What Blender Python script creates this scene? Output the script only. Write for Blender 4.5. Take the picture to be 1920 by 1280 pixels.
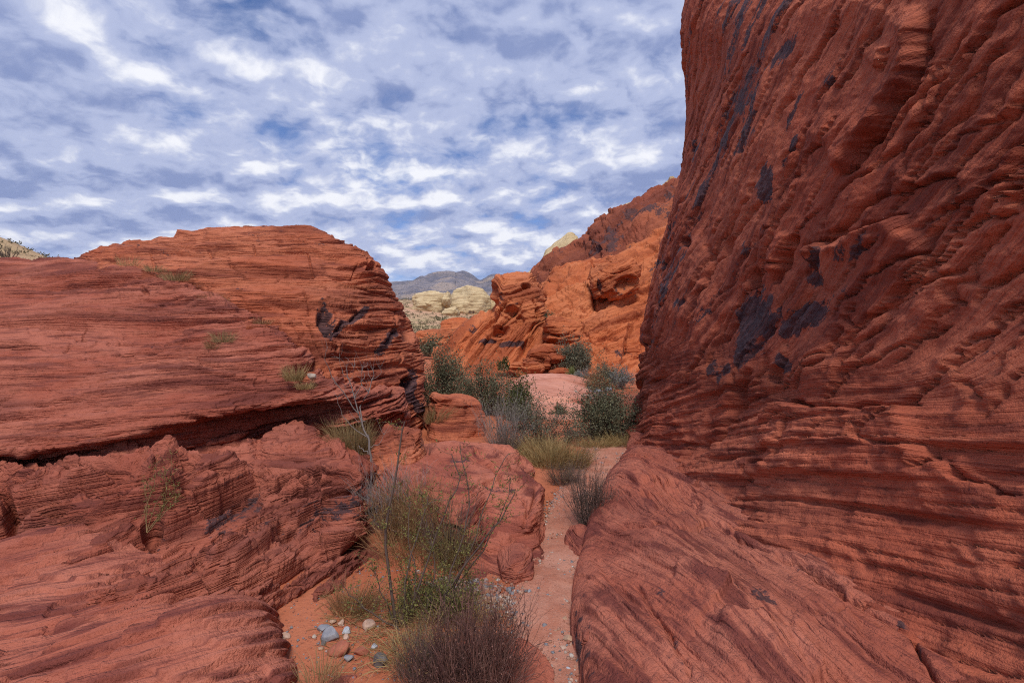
import bpy, math, random
import numpy as np

# ------------------------------------------------------------------ camera, sky, sun, exposure
for _o in list(bpy.data.objects):
    bpy.data.objects.remove(_o)
SC = bpy.context.scene
COL = SC.collection
F = 960.0          # focal length in photo pixels (18 mm on 36 mm)
HZ = 620.0         # horizon row in the photograph
EYE = 1.7

cam_d = bpy.data.cameras.new("camera")
cam_d.lens = 18.0
cam_d.sensor_width = 36.0
cam_d.clip_start = 0.05
cam_d.clip_end = 40000.0
cam_d.shift_y = -20.0 / 1920.0
cam = bpy.data.objects.new("camera", cam_d)
COL.objects.link(cam)
cam.location = (0, 0, EYE)
cam.rotation_euler = (math.radians(90), 0, 0)
SC.camera = cam

SUN_EL, SUN_AZ = 56.0, 176.0     # azimuth clockwise from +y (view direction)
SUN_STRENGTH, SUN_ANGLE = 2.0, 18.0
sun_d = bpy.data.lights.new("sun", 'SUN')
sun_d.energy = SUN_STRENGTH
sun_d.angle = math.radians(SUN_ANGLE)
sun_d.color = (1.0, 0.93, 0.82)
sun = bpy.data.objects.new("sun", sun_d)
COL.objects.link(sun)
sun.rotation_euler = (math.radians(90 - SUN_EL), 0, math.radians(180 - SUN_AZ))
sun.location = (0, 0, 60)

SC.cycles.max_bounces = 5
SC.cycles.diffuse_bounces = 3
SC.cycles.glossy_bounces = 2
SC.cycles.transmission_bounces = 2
SC.cycles.transparent_max_bounces = 4
SC.cycles.use_denoising = False
SC.cycles.pixel_filter_type = 'BLACKMAN_HARRIS'
SC.cycles.filter_width = 1.1
SC.cycles.use_adaptive_sampling = True
SC.cycles.adaptive_threshold = 0.012

SC.view_settings.view_transform = 'Standard'
SC.view_settings.look = 'None'
SC.view_settings.gamma = 1.0
SC.view_settings.use_curve_mapping = False
SC.view_settings.exposure = 0.68


class NB:
    """short-hand for building node trees"""
    def __init__(s, tree):
        s.t = tree
        s.n = tree.nodes
        s.l = tree.links

    def node(s, typ, **kw):
        nd = s.n.new(typ)
        for k, v in kw.items():
            setattr(nd, k, v)
        return nd

    def put(s, sock, v):
        if hasattr(v, 'is_output'):
            s.l.new(v, sock)
        elif v is not None:
            if isinstance(v, (tuple, list)):
                if sock.type == 'RGBA' and len(v) == 3:
                    v = (*v, 1.0)
            sock.default_value = v

    def m(s, op, a, b=None, c=None, clamp=False):
        nd = s.node('ShaderNodeMath', operation=op, use_clamp=clamp)
        s.put(nd.inputs[0], a)
        if b is not None: s.put(nd.inputs[1], b)
        if c is not None: s.put(nd.inputs[2], c)
        return nd.outputs[0]

    def vm(s, op, a, b=None, scale=None):
        nd = s.node('ShaderNodeVectorMath', operation=op)
        s.put(nd.inputs[0], a)
        if b is not None: s.put(nd.inputs[1], b)
        if scale is not None: s.put(nd.inputs['Scale'], scale)
        return nd.outputs[1] if op in ('LENGTH', 'DOT_PRODUCT') else nd.outputs[0]

    def xyz(s, x, y, z):
        nd = s.node('ShaderNodeCombineXYZ')
        for i, v in enumerate((x, y, z)): s.put(nd.inputs[i], v)
        return nd.outputs[0]

    def sep(s, v):
        nd = s.node('ShaderNodeSeparateXYZ')
        s.put(nd.inputs[0], v)
        return nd.outputs

    def noise(s, vec, scale=1.0, detail=2.0, rough=0.5, lac=2.0, dist=0.0, dims='3D'):
        nd = s.node('ShaderNodeTexNoise', noise_dimensions=dims)
        if vec is not None: s.put(nd.inputs['Vector'], vec)
        nd.inputs['Scale'].default_value = scale
        nd.inputs['Detail'].default_value = detail
        nd.inputs['Roughness'].default_value = rough
        nd.inputs['Lacunarity'].default_value = lac
        nd.inputs['Distortion'].default_value = dist
        return nd.outputs['Fac']

    def ss(s, v, lo, hi, a=0.0, b=1.0, kind='SMOOTHSTEP'):
        nd = s.node('ShaderNodeMapRange', interpolation_type=kind)
        s.put(nd.inputs['Value'], v)
        nd.inputs['From Min'].default_value = lo
        nd.inputs['From Max'].default_value = hi
        nd.inputs['To Min'].default_value = a
        nd.inputs['To Max'].default_value = b
        return nd.outputs['Result']

    def mix(s, f, a, b, blend='MIX'):
        nd = s.node('ShaderNodeMix', data_type='RGBA', blend_type=blend)
        s.put(nd.inputs[0], f)
        s.put(nd.inputs[6], a)
        s.put(nd.inputs[7], b)
        return nd.outputs[2]

    def attr(s, name):
        return s.node('ShaderNodeAttribute', attribute_name=name).outputs['Fac']


COVER_OFF = (11.3, -2.2, 0.0)
BIG_OFF = (6.6, -5.0, 0.0)


def make_world():
    w = bpy.data.worlds.new("World")
    SC.world = w
    w.use_nodes = True
    t = w.node_tree
    t.nodes.clear()
    b = NB(t)
    sky = b.node('ShaderNodeTexSky', sky_type='NISHITA')
    sky.sun_disc = False
    sky.sun_elevation = math.radians(SUN_EL)
    sky.sun_rotation = math.radians(SUN_AZ)
    sky.altitude = 1200
    sky.air_density = 1.0
    sky.dust_density = 0.6
    sky.ozone_density = 2.0
    d = b.node('ShaderNodeTexCoord').outputs['Generated']
    dx, dy, dz = b.sep(d)
    zz = b.m('ADD', b.m('MAXIMUM', dz, 0.0), 0.30)
    p = b.xyz(b.m('DIVIDE', dx, zz), b.m('DIVIDE', dy, zz), 3.7)   # flat cloud deck seen from below
    w1 = b.noise(p, 9.0, 2, 0.5)
    pw = b.vm('ADD', p, b.xyz(b.m('MULTIPLY', b.m('SUBTRACT', w1, .5), .07), b.m('MULTIPLY', b.m('SUBTRACT', w1, .5), -.07), 0.0))
    rows = b.xyz(b.m('MULTIPLY', b.sep(pw)[0], 0.98), b.m('MULTIPLY', b.sep(pw)[1], 1.02), 3.7)
    up = b.vm('ADD', b.vm('MULTIPLY', rows, (0.955, 0.955, 1.0)), (0.012, 0.0, 0.0))    # the side of each puff towards the zenith
    puff = b.noise(rows, 5.4, 8, 0.53, 2.1)
    puff_s = b.noise(up, 5.4, 4, 0.47, 2.1)
    big = b.noise(b.vm('ADD', p, BIG_OFF), 2.0, 3, 0.5)
    cover = b.noise(b.vm('ADD', p, COVER_OFF), 0.9, 2, 0.5)
    dens = b.m('ADD', b.m('MULTIPLY', puff, 0.62), b.m('ADD', b.m('MULTIPLY', cover, 0.50), b.m('MULTIPLY', big, 0.30)))
    alpha = b.ss(dens, 0.455, 0.65)
    lum = b.m('ADD', b.m('MULTIPLY', b.m('SUBTRACT', puff, puff_s), 1.55), b.m('MULTIPLY', b.m('SUBTRACT', puff, 0.5), 1.15))
    lum = b.m('ADD', lum, b.m('MULTIPLY', b.m('SUBTRACT', big, .5), -0.8))
    lum = b.m('ADD', lum, b.ss(dz, 0.45, 0.10, -0.08, 0.14))
    lum = b.m('ADD', lum, b.m('ADD', b.m('MULTIPLY', b.m('SUBTRACT', cover, .5), -0.6), 0.42), clamp=True)
    ramp = b.node('ShaderNodeValToRGB')
    cr = ramp.color_ramp
    cr.interpolation = 'EASE'
    cr.elements[0].position = 0.05
    cr.elements[0].color = (0.215, 0.27, 0.475, 1)
    cr.elements[1].position = 0.98
    cr.elements[1].color = (0.80, 0.81, 0.86, 1)
    e = cr.elements.new(0.5)
    e.color = (0.40, 0.45, 0.64, 1)
    b.put(ramp.inputs[0], lum)
    blue = b.mix(1.0, sky.outputs[0], (0.050, 0.074, 0.110), 'MULTIPLY')
    low = b.ss(dz, 0.045, 0.13)
    alpha = b.m('MULTIPLY', alpha, low)
    colr = b.mix(alpha, blue, ramp.outputs[0])
    bg = b.node('ShaderNodeBackground')
    b.put(bg.inputs[0], colr)
    bg.inputs[1].default_value = 0.75
    out = b.node('ShaderNodeOutputWorld')
    b.l.new(bg.outputs[0], out.inputs[0])


make_world()

# ------------------------------------------------------------------ numpy tools
RS = np.random.RandomState(11)
TAB = RS.uniform(-1, 1, (64, 64, 64)).astype(np.float32)


def vn3(x, y, z, s=0):
    x = np.asarray(x, np.float32) + s * 13.17
    y = np.asarray(y, np.float32) + s * 7.31
    z = np.asarray(z, np.float32) + s * 3.0
    x, y, z = np.broadcast_arrays(x, y, z)
    xi = np.floor(x); yi = np.floor(y); zi = np.floor(z)
    fx = x - xi; fy = y - yi; fz = z - zi
    xi = xi.astype(np.int32) & 63; yi = yi.astype(np.int32) & 63; zi = zi.astype(np.int32) & 63
    x1 = (xi + 1) & 63; y1 = (yi + 1) & 63; z1 = (zi + 1) & 63
    fx = fx * fx * (3 - 2 * fx); fy = fy * fy * (3 - 2 * fy); fz = fz * fz * (3 - 2 * fz)
    T = TAB.ravel()
    a = xi * 4096; a1 = x1 * 4096; c = yi * 64; c1 = y1 * 64
    v00 = T[a + c + zi]; v01 = T[a + c + z1]
    v10 = T[a + c1 + zi]; v11 = T[a + c1 + z1]
    w00 = T[a1 + c + zi]; w01 = T[a1 + c + z1]
    w10 = T[a1 + c1 + zi]; w11 = T[a1 + c1 + z1]
    v0 = v00 + (v01 - v00) * fz; v1 = v10 + (v11 - v10) * fz
    w0 = w00 + (w01 - w00) * fz; w1 = w10 + (w11 - w10) * fz
    v = v0 + (v1 - v0) * fy
    w = w0 + (w1 - w0) * fy
    return v + (w - v) * fx


def fbm(x, y, z, o=4, s=0, g=0.5, lac=2.03):
    t = 0.0; a = 1.0; n = 0.0
    for k in range(o):
        t = t + a * vn3(x, y, z, s + k * 3)
        n += a
        a *= g
        x = x * lac; y = y * lac; z = z * lac
    return t / n


def ridged(x, y, z, o=4, s=0, g=0.5, lac=2.1):
    t = 0.0; a = 1.0; n = 0.0
    for k in range(o):
        t = t + a * (1 - 2 * np.abs(vn3(x, y, z, s + k * 3)))
        n += a
        a *= g
        x = x * lac; y = y * lac; z = z * lac
    return t / n


def sstep(a, b, x):
    t = np.clip((x - a) / (b - a), 0, 1)
    return t * t * (3 - 2 * t)


def strata(bed, x, y, th, s=0, k=0.5, hard=0.7, edge=0.2):
    """per-layer protrusion (-1..1) and the notch between layers (0..1)"""
    q = bed / th + 0.45 * vn3(x * 0.6, y * 0.6, 0.0 * x, s + 40)
    i = np.floor(q); f = q - i
    a = vn3(x * k, y * k, i + 5.0, s); c = vn3(x * k, y * k, i + 6.0, s)
    w = sstep(1 - edge, 1, f)
    v = a + (c - a) * w
    v = np.sign(v) * np.abs(v) ** hard
    notch = np.exp(-((f - (1 - edge * .5)) / (edge * 0.45)) ** 2)
    notch = notch * sstep(-.25, .35, vn3(x * k * 2.2, y * k * 2.2, i + 20.0, s + 9))
    return v, notch


def terr(f, n, sharp=.15):
    """flat plates with steep rims"""
    q = f * n
    i = np.floor(q); r = q - i
    return (i + sstep(1 - sharp, 1, r) + .5 - .5 * sharp) / n


def cr_w(n, t):
    """Catmull-Rom weights: rows = samples, cols = n control points"""
    t = np.clip(np.asarray(t, float), 0, n - 1 - 1e-9)
    i = np.floor(t).astype(int); f = t - i
    w = [-.5 * f + f * f - .5 * f ** 3, 1 - 2.5 * f * f + 1.5 * f ** 3, .5 * f + 2 * f * f - 1.5 * f ** 3, -.5 * f * f + .5 * f ** 3]
    W = np.zeros((len(t), n))
    r = np.arange(len(t))
    for k in range(4):
        np.add.at(W, (r, np.clip(i + k - 1, 0, n - 1)), w[k])
    return W


def PX(px, py, Y):
    return ((px - 960) / F * Y, Y, EYE + (HZ - py) / F * Y)


def colpx(px, pts):
    """one control column: pairs (distance, photo row) or (distance, height)"""
    r = []
    for Y, v in pts:
        z = v if abs(v) < 90 else EYE + (HZ - v) / F * Y
        r.append(((px - 960) / F * Y, Y, z))
    return r


def loft(cols, nu, nv, even=0.6):
    C = np.array(cols, float)            # (cols, rows, 3)
    nc, nr, _ = C.shape
    # spread samples by how large each control cell shows from near the camera
    k = 12
    u0 = np.linspace(0, nc - 1, (nc - 1) * k + 1); v0 = np.linspace(0, nr - 1, (nr - 1) * k + 1)
    G = np.einsum('ui,vj,ijk->uvk', cr_w(nc, u0), cr_w(nr, v0), C)
    dist = np.sqrt((G ** 2).sum(-1)) + 0.8
    lu = (np.linalg.norm(np.diff(G, axis=0), axis=-1) / dist[1:]).mean(1)
    lv = (np.linalg.norm(np.diff(G, axis=1), axis=-1) / dist[:, 1:]).mean(0)
    lu = lu + (1 - even) * lu.mean(); lv = lv + (1 - even) * lv.mean()
    cu = np.concatenate([[0], np.cumsum(lu)]); cv = np.concatenate([[0], np.cumsum(lv)])
    u = np.interp(np.linspace(0, cu[-1], nu), cu, u0)
    v = np.interp(np.linspace(0, cv[-1], nv), cv, v0)
    P = np.einsum('ui,ijk->ujk', cr_w(nc, u), C)
    P = np.einsum('vj,ujk->vuk', cr_w(nr, v), P)
    return P.astype(np.float32)


def gnormals(P):
    du = np.gradient(P, axis=1); dv = np.gradient(P, axis=0)
    N = np.cross(du, dv)
    L = np.linalg.norm(N, axis=-1, keepdims=True)
    return N / np.maximum(L, 1e-9)


def blur(A, n=3):
    for _ in range(n):
        B = np.pad(A, [(1, 1), (1, 1)] + [(0, 0)] * (A.ndim - 2), mode='edge')
        A = (B[:-2, 1:-1] + B[2:, 1:-1] + B[1:-1, :-2] + B[1:-1, 2:] + 2 * A) / 6
    return A


def chart(P):
    y = np.maximum(P[..., 1], 0.4)
    return 960 + F * P[..., 0] / y, HZ - F * (P[..., 2] - EYE) / y


def seg_dist(cx, cy, pts):
    """distance and signed side to a polyline in chart units"""
    best = np.full(cx.shape, 1e9, np.float32); side = np.zeros(cx.shape, np.float32); par = np.zeros(cx.shape, np.float32)
    n = len(pts) - 1
    for k in range(n):
        (ax, ay), (bx, by) = pts[k], pts[k + 1]
        dx, dy = bx - ax, by - ay
        t = np.clip(((cx - ax) * dx + (cy - ay) * dy) / (dx * dx + dy * dy), 0, 1)
        ex = cx - ax - t * dx; ey = cy - ay - t * dy
        d = np.sqrt(ex * ex + ey * ey)
        m = d < best
        best[m] = d[m]
        side[m] = np.sign(dx * ey - dy * ex)[m]
        par[m] = (k + t[m]) / n
    return best, side, par


def near(cx, cy, pts, r):
    xs = [p[0] for p in pts]; ys = [p[1] for p in pts]
    return (cx > min(xs) - r) & (cx < max(xs) + r) & (cy > min(ys) - r) & (cy < max(ys) + r)


def mesh_np(name, V, faces, mat=None, smooth=True, attrs=None):
    """faces: int array (n,3) or (n,4)"""
    me = bpy.data.meshes.new(name)
    V = np.ascontiguousarray(V, np.float32).reshape(-1, 3)
    faces = np.ascontiguousarray(faces, np.int32)
    n, k = faces.shape
    me.vertices.add(len(V)); me.vertices.foreach_set('co', V.ravel())
    me.loops.add(n * k); me.loops.foreach_set('vertex_index', faces.ravel())
    me.polygons.add(n)
    me.polygons.foreach_set('loop_start', np.arange(0, n * k, k, dtype=np.int32))
    try:
        me.polygons.foreach_set('loop_total', np.full(n, k, np.int32))
    except Exception:
        pass
    me.update(calc_edges=True)
    if smooth:
        me.polygons.foreach_set('use_smooth', np.ones(n, bool))
    for an, av in (attrs or {}).items():
        a = me.attributes.new(an, 'FLOAT', 'POINT')
        a.data.foreach_set('value', np.ascontiguousarray(av, np.float32).ravel())
    if mat: me.materials.append(mat)
    return me


def grid_faces(nv, nu, wrap=False):
    a = np.arange(nv * nu).reshape(nv, nu)
    if wrap:
        a = np.concatenate([a, a[:, :1]], 1)
    return np.stack([a[:-1, :-1], a[:-1, 1:], a[1:, 1:], a[1:, :-1]], -1).reshape(-1, 4)


def link(name, me, parent=None, label=None, cat=None, group=None, kind=None, loc=None):
    o = bpy.data.objects.new(name, me)
    COL.objects.link(o)
    if parent is not None: o.parent = parent
    if loc is not None: o.location = loc
    if label: o['label'] = label
    if cat: o['category'] = cat
    if group: o['group'] = group
    if kind: o['kind'] = kind
    return o


# ------------------------------------------------------------------ materials
def principled(name, rough=0.9, spec=0.2):
    m = bpy.data.materials.new(name)
    m.use_nodes = True
    t = m.node_tree
    t.nodes.clear()
    b = NB(t)
    bs = b.node('ShaderNodeBsdfPrincipled')
    bs.inputs['Roughness'].default_value = rough
    bs.inputs['Specular IOR Level'].default_value = spec
    out = b.node('ShaderNodeOutputMaterial')
    b.l.new(bs.outputs[0], out.inputs[0])
    return m, b, bs


def rock_mat(name, c_main, c_light, c_dark, lam=40.0, grain=60.0, bump=0.5, lam_d=0.006, gr_d=0.004, stain=0.35, varn_c=(0.03, 0.025, 0.035), lam_col=0.5):
    m, b, bs = principled(name, 0.92, 0.15)
    co = b.node('ShaderNodeTexCoord').outputs['Object']
    x, y, z = b.sep(co)
    bed = b.attr('bed'); varn = b.attr('varn'); tone = b.attr('tone')
    k = grain / 60
    big = b.noise(co, 0.9 * k, 3, 0.6)
    lv = b.xyz(b.m('MULTIPLY', x, 1.1 * k), b.m('MULTIPLY', y, 1.1 * k), b.m('MULTIPLY', bed, lam * 0.35))
    l1 = b.noise(lv, 1.0, 4, 0.62)
    lv2 = b.xyz(b.m('MULTIPLY', x, 2.2 * k), b.m('MULTIPLY', y, 2.2 * k), b.m('MULTIPLY', bed, lam * 1.3))
    l2 = b.noise(lv2, 1.0, 2, 0.6)
    gr = b.noise(co, grain * .7, 4, 0.7)
    gr2 = b.noise(co, grain * 0.14, 4, 0.65)
    l0 = b.noise(b.xyz(b.m('MULTIPLY', x, .35 * k), b.m('MULTIPLY', y, .35 * k), b.m('MULTIPLY', bed, lam * 0.11)), 1.0, 4, 0.6)
    c = b.mix(b.ss(big, 0.35, 0.68), c_main, c_light)
    c = b.mix(b.m('MULTIPLY', b.ss(l0, 0.50, 0.64), .55), c, c_dark)
    c = b.mix(b.m('MULTIPLY', b.ss(l0, 0.47, 0.36), .6), c, c_light)
    c = b.mix(b.m('MULTIPLY', b.ss(l1, 0.52, 0.62), lam_col), c, c_dark)
    c = b.mix(b.m('MULTIPLY', b.ss(l2, 0.57, 0.66), lam_col * 0.75), c, c_dark)  # dark laminae, drawn partly as the shadow in crevices between beds
    c = b.mix(b.m('MULTIPLY', b.ss(l1, 0.44, 0.30), 0.45), c, c_light)
    c = b.mix(b.m('MULTIPLY', b.ss(gr2, 0.52, 0.70), stain), c, c_dark)
    c = b.mix(b.m('MULTIPLY', b.ss(gr, 0.62, 0.70), 0.5), c, c_dark)
    c = b.mix(b.m('MULTIPLY', b.ss(gr, 0.40, 0.30), 0.4), c, c_light)
    # small specks of lichen and desert varnish
    c = b.mix(b.m('MULTIPLY', b.ss(b.m('ADD', b.m('MULTIPLY', gr, .5), b.m('MULTIPLY', gr2, .5)), 0.63, 0.67), 0.7), c, varn_c)
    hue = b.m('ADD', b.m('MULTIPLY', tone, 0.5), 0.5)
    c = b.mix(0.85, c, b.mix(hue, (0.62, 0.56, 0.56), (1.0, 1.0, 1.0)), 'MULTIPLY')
    brk = b.m('ADD', b.m('MULTIPLY', gr2, .55), b.m('ADD', b.m('MULTIPLY', gr, .25), b.m('MULTIPLY', l2, .35)))
    vb = b.m('ADD', varn, b.m('MULTIPLY', b.m('SUBTRACT', brk, 0.575), 2.4))
    vm = b.m('MULTIPLY', b.ss(vb, 0.46, 0.60), b.ss(varn, 0.03, 0.2))
    vcol = b.mix(b.ss(l2, 0.4, 0.65), varn_c, (0.085, 0.045, 0.048))
    c = b.mix(b.m('MULTIPLY', vm, 0.9), c, vcol)
    b.put(bs.inputs['Base Color'], c)
    b.put(bs.inputs['Roughness'], b.m('SUBTRACT', 0.93, b.m('MULTIPLY', vm, 0.35)))
    h = b.m('ADD', b.m('MULTIPLY', b.ss(l2, .3, .62), lam_d), b.m('ADD', b.m('MULTIPLY', gr, gr_d * 3), b.m('MULTIPLY', b.m('ADD', l1, gr2), lam_d * 2.2)))
    bp = b.node('ShaderNodeBump')
    bp.inputs['Strength'].default_value = bump
    bp.inputs['Distance'].default_value = 1.0
    b.put(bp.inputs['Height'], h)
    b.l.new(bp.outputs[0], bs.inputs['Normal'])
    return m


RED = ((0.355, 0.096, 0.060), (0.46, 0.155, 0.103), (0.15, 0.042, 0.034))
M_ledge = rock_mat('sandstone_ledge', *RED, lam=36, grain=55, lam_d=0.012, gr_d=0.008, bump=1.0, lam_col=.7)
M_dome = rock_mat('sandstone_layered', (0.42, 0.115, 0.058), (0.50, 0.165, 0.090), (0.18, 0.046, 0.030), lam=30, grain=45, lam_d=0.014, gr_d=0.008, bump=1.0, lam_col=.7)  # more orange than the ledge: warmer sunlight on the dome put into its colour
M_wall = rock_mat('sandstone_cliff', (0.42, 0.105, 0.058), (0.50, 0.150, 0.085), (0.17, 0.042, 0.030), lam=30, grain=60, lam_d=0.009, gr_d=0.006, bump=.85, lam_col=.7, stain=.45)
M_slab = rock_mat('sandstone_slab', (0.39, 0.110, 0.070), (0.48, 0.165, 0.110), (0.17, 0.046, 0.038), lam=42, grain=70, lam_d=0.015, gr_d=0.006, bump=1.0, lam_col=.85)
M_far = rock_mat('sandstone_far', (0.48, 0.130, 0.050), (0.58, 0.20, 0.090), (0.22, 0.050, 0.026), lam=9, grain=14, lam_d=0.03, gr_d=0.03, bump=0.8)


def put_rock(name, P, mat, label, cat='rock', bed=None, varn=None, tone=None, group=None, parent=None):
    nv, nu = P.shape[:2]
    z = np.zeros((nv, nu), np.float32)
    at = {'bed': P[..., 2] if bed is None else bed, 'varn': z if varn is None else varn, 'tone': z + 1 if tone is None else tone}
    me = mesh_np(name, P, grid_faces(nv, nu), mat, True, at)
    return link(name, me, parent, label, cat, group)



# ------------------------------------------------------------------ ground
def ground_z(x, y):
    x = np.asarray(x, np.float32); y = np.asarray(y, np.float32)
    z = 0.035 * fbm(x * 0.5, y * 0.5, 0 * x, 3, 2) + 0.012 * fbm(x * 3, y * 3, 0 * x, 3, 5)
    # the path line runs a little lower than its banks
    pc = path_x(y)
    bank = np.clip(np.abs(x - pc) - 0.18, 0, 1.2)
    z = z + 0.06 * sstep(0.0, 0.6, bank) * sstep(12, 5, y)
    z = z - 0.03
    # beyond the pinnacle the desert floor climbs to the left
    far = sstep(32, 230, y)
    z = z + far * 16.0 * (0.8 + 0.25 * vn3(x * 0.012, y * 0.012, 0 * x, 3)) * sstep(60, -60, x - 0.05 * y)
    z = z + sstep(300, 2500, y) * 40 * vn3(x * 0.0012, y * 0.0012, 0 * x, 4)
    # low scrub hill behind the terraces on the left
    z = z + 9.9 * np.exp(-(((x + 42) / 17) ** 2 + ((y - 33) / 12) ** 2))
    return z


def path_x(y):
    return np.interp(y, [1.0, 2.47, 2.9, 3.4, 4.0, 4.8, 5.6, 6.4, 7.2, 8.5, 10, 14], [0.14, 0.18, 0.20, 0.26, 0.36, 0.52, 0.80, 1.05, 1.35, 1.6, 1.8, 2.2])


def make_ground():
    yn = np.concatenate([np.linspace(-12, 1.2, 40), np.linspace(1.25, 10, 420), 10 * (1300.0 ** np.linspace(0.003, 1, 260))])
    s = np.linspace(-1, 1, 420)
    xs = np.sign(s) * (np.abs(s) ** 1.6)
    Y, S = np.meshgrid(yn, xs, indexing='ij')
    X = S * np.maximum(14, np.abs(Y) * 1.6 + 9)
    Z = ground_z(X, Y)
    P = np.stack([X, Y, Z], -1).astype(np.float32)
    # flip so that faces look up: u = +x, v = +y
    me = mesh_np('ground', P, grid_faces(*P.shape[:2]), M_ground, True)
    link('ground', me, kind='structure', label='red sandy desert ground of the wash and the plain beyond')


def ground_mat():
    m, b, bs = principled('red_sand', 0.95, 0.1)
    co = b.node('ShaderNodeTexCoord').outputs['Object']
    x, y, z = b.sep(co)
    n1 = b.noise(co, 1.3, 5, 0.6)
    n2 = b.noise(co, 28, 5, 0.65)
    c = b.mix(b.ss(n1, 0.35, 0.65), (0.36, 0.105, 0.050), (0.45, 0.155, 0.085))
    c = b.mix(b.m('MULTIPLY', b.ss(n2, 0.52, 0.7), 0.5), c, (0.22, 0.070, 0.042))
    n3 = b.noise(co, 0.045, 6, 0.65)
    fc = b.mix(b.ss(n3, 0.42, 0.62), (0.42, 0.30, 0.17), (0.50, 0.30, 0.20))
    fc = b.mix(b.ss(b.noise(co, 0.35, 5, 0.7), 0.5, 0.68), fc, (0.20, 0.17, 0.08))
    c = b.mix(b.ss(y, 34, 60), c, fc)
    c = b.mix(b.m('MULTIPLY', b.ss(x, -22, -28), b.ss(y, 8, 14)), c, fc)
    b.put(bs.inputs['Base Color'], c)
    h = b.m('ADD', b.m('MULTIPLY', n2, 0.012), b.m('MULTIPLY', b.noise(co, 110, 3, 0.6), 0.004))
    bp = b.node('ShaderNodeBump')
    bp.inputs['Strength'].default_value = 0.8
    bp.inputs['Distance'].default_value = 1.0
    b.put(bp.inputs['Height'], h)
    b.l.new(bp.outputs[0], bs.inputs['Normal'])
    return m


M_ground = ground_mat()
make_ground()


# ------------------------------------------------------------------ left: ledge, dome and floor slab
def ellipse_mask(cx, cy, ex, ey, rx, ry, ang=0.0):
    a = math.radians(ang)
    dx = cx - ex; dy = -(cy - ey)
    u = (dx * math.cos(a) + dy * math.sin(a)) / rx
    v = (-dx * math.sin(a) + dy * math.cos(a)) / ry
    return np.sqrt(u * u + v * v)


def crack(D, cx, cy, pts, w, depth, step=0.0, fall=30.0, wob=3.0, fade=True, seed=0):
    """carve a crack; step > 0 leaves the side right of the running direction proud"""
    R = max(4 * w, 3 * fall if step else 0) + 12
    m = near(cx, cy, pts, R)
    if not m.any(): return
    x = cx[m]; y = cy[m]
    x2 = x + wob * fbm(x * .03, y * .03, 0 * x, 3, seed) * 2; y2 = y + wob * fbm(x * .03, y * .03, 0 * x + 9, 3, seed) * 2
    d, s, t = seg_dist(x2, y2, pts)
    f = sstep(0, .12, t) * sstep(1, .88, t) if fade else 1.0
    ww = w * (0.55 + 0.9 * (0.5 + 0.5 * vn3(x * .02, y * .02, 0 * x, seed + 3)))
    D[m] -= depth * np.exp(-(d / ww) ** 2) * f
    if step:
        D[m] += step * np.where(s > 0, 1.0, 0.0) * np.exp(-d / fall) * f


def dent(D, cx, cy, ex, ey, rx, ry, depth, ang=0.0, rim=0.0, hard=0.35, wob=0.15):
    R = max(rx, ry) * 1.8
    m = near(cx, cy, [(ex, ey)], R)
    if not m.any(): return
    x = cx[m]; y = cy[m]
    q = ellipse_mask(x, y, ex, ey, rx, ry, ang) + wob * fbm(x * 1.6 / rx, y * 1.6 / ry, 0 * x, 3, 4)
    D[m] -= depth * sstep(1.0, 1.0 - hard, q)
    if rim: D[m] += rim * np.exp(-((q - 1.08) / .12) ** 2)


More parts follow.
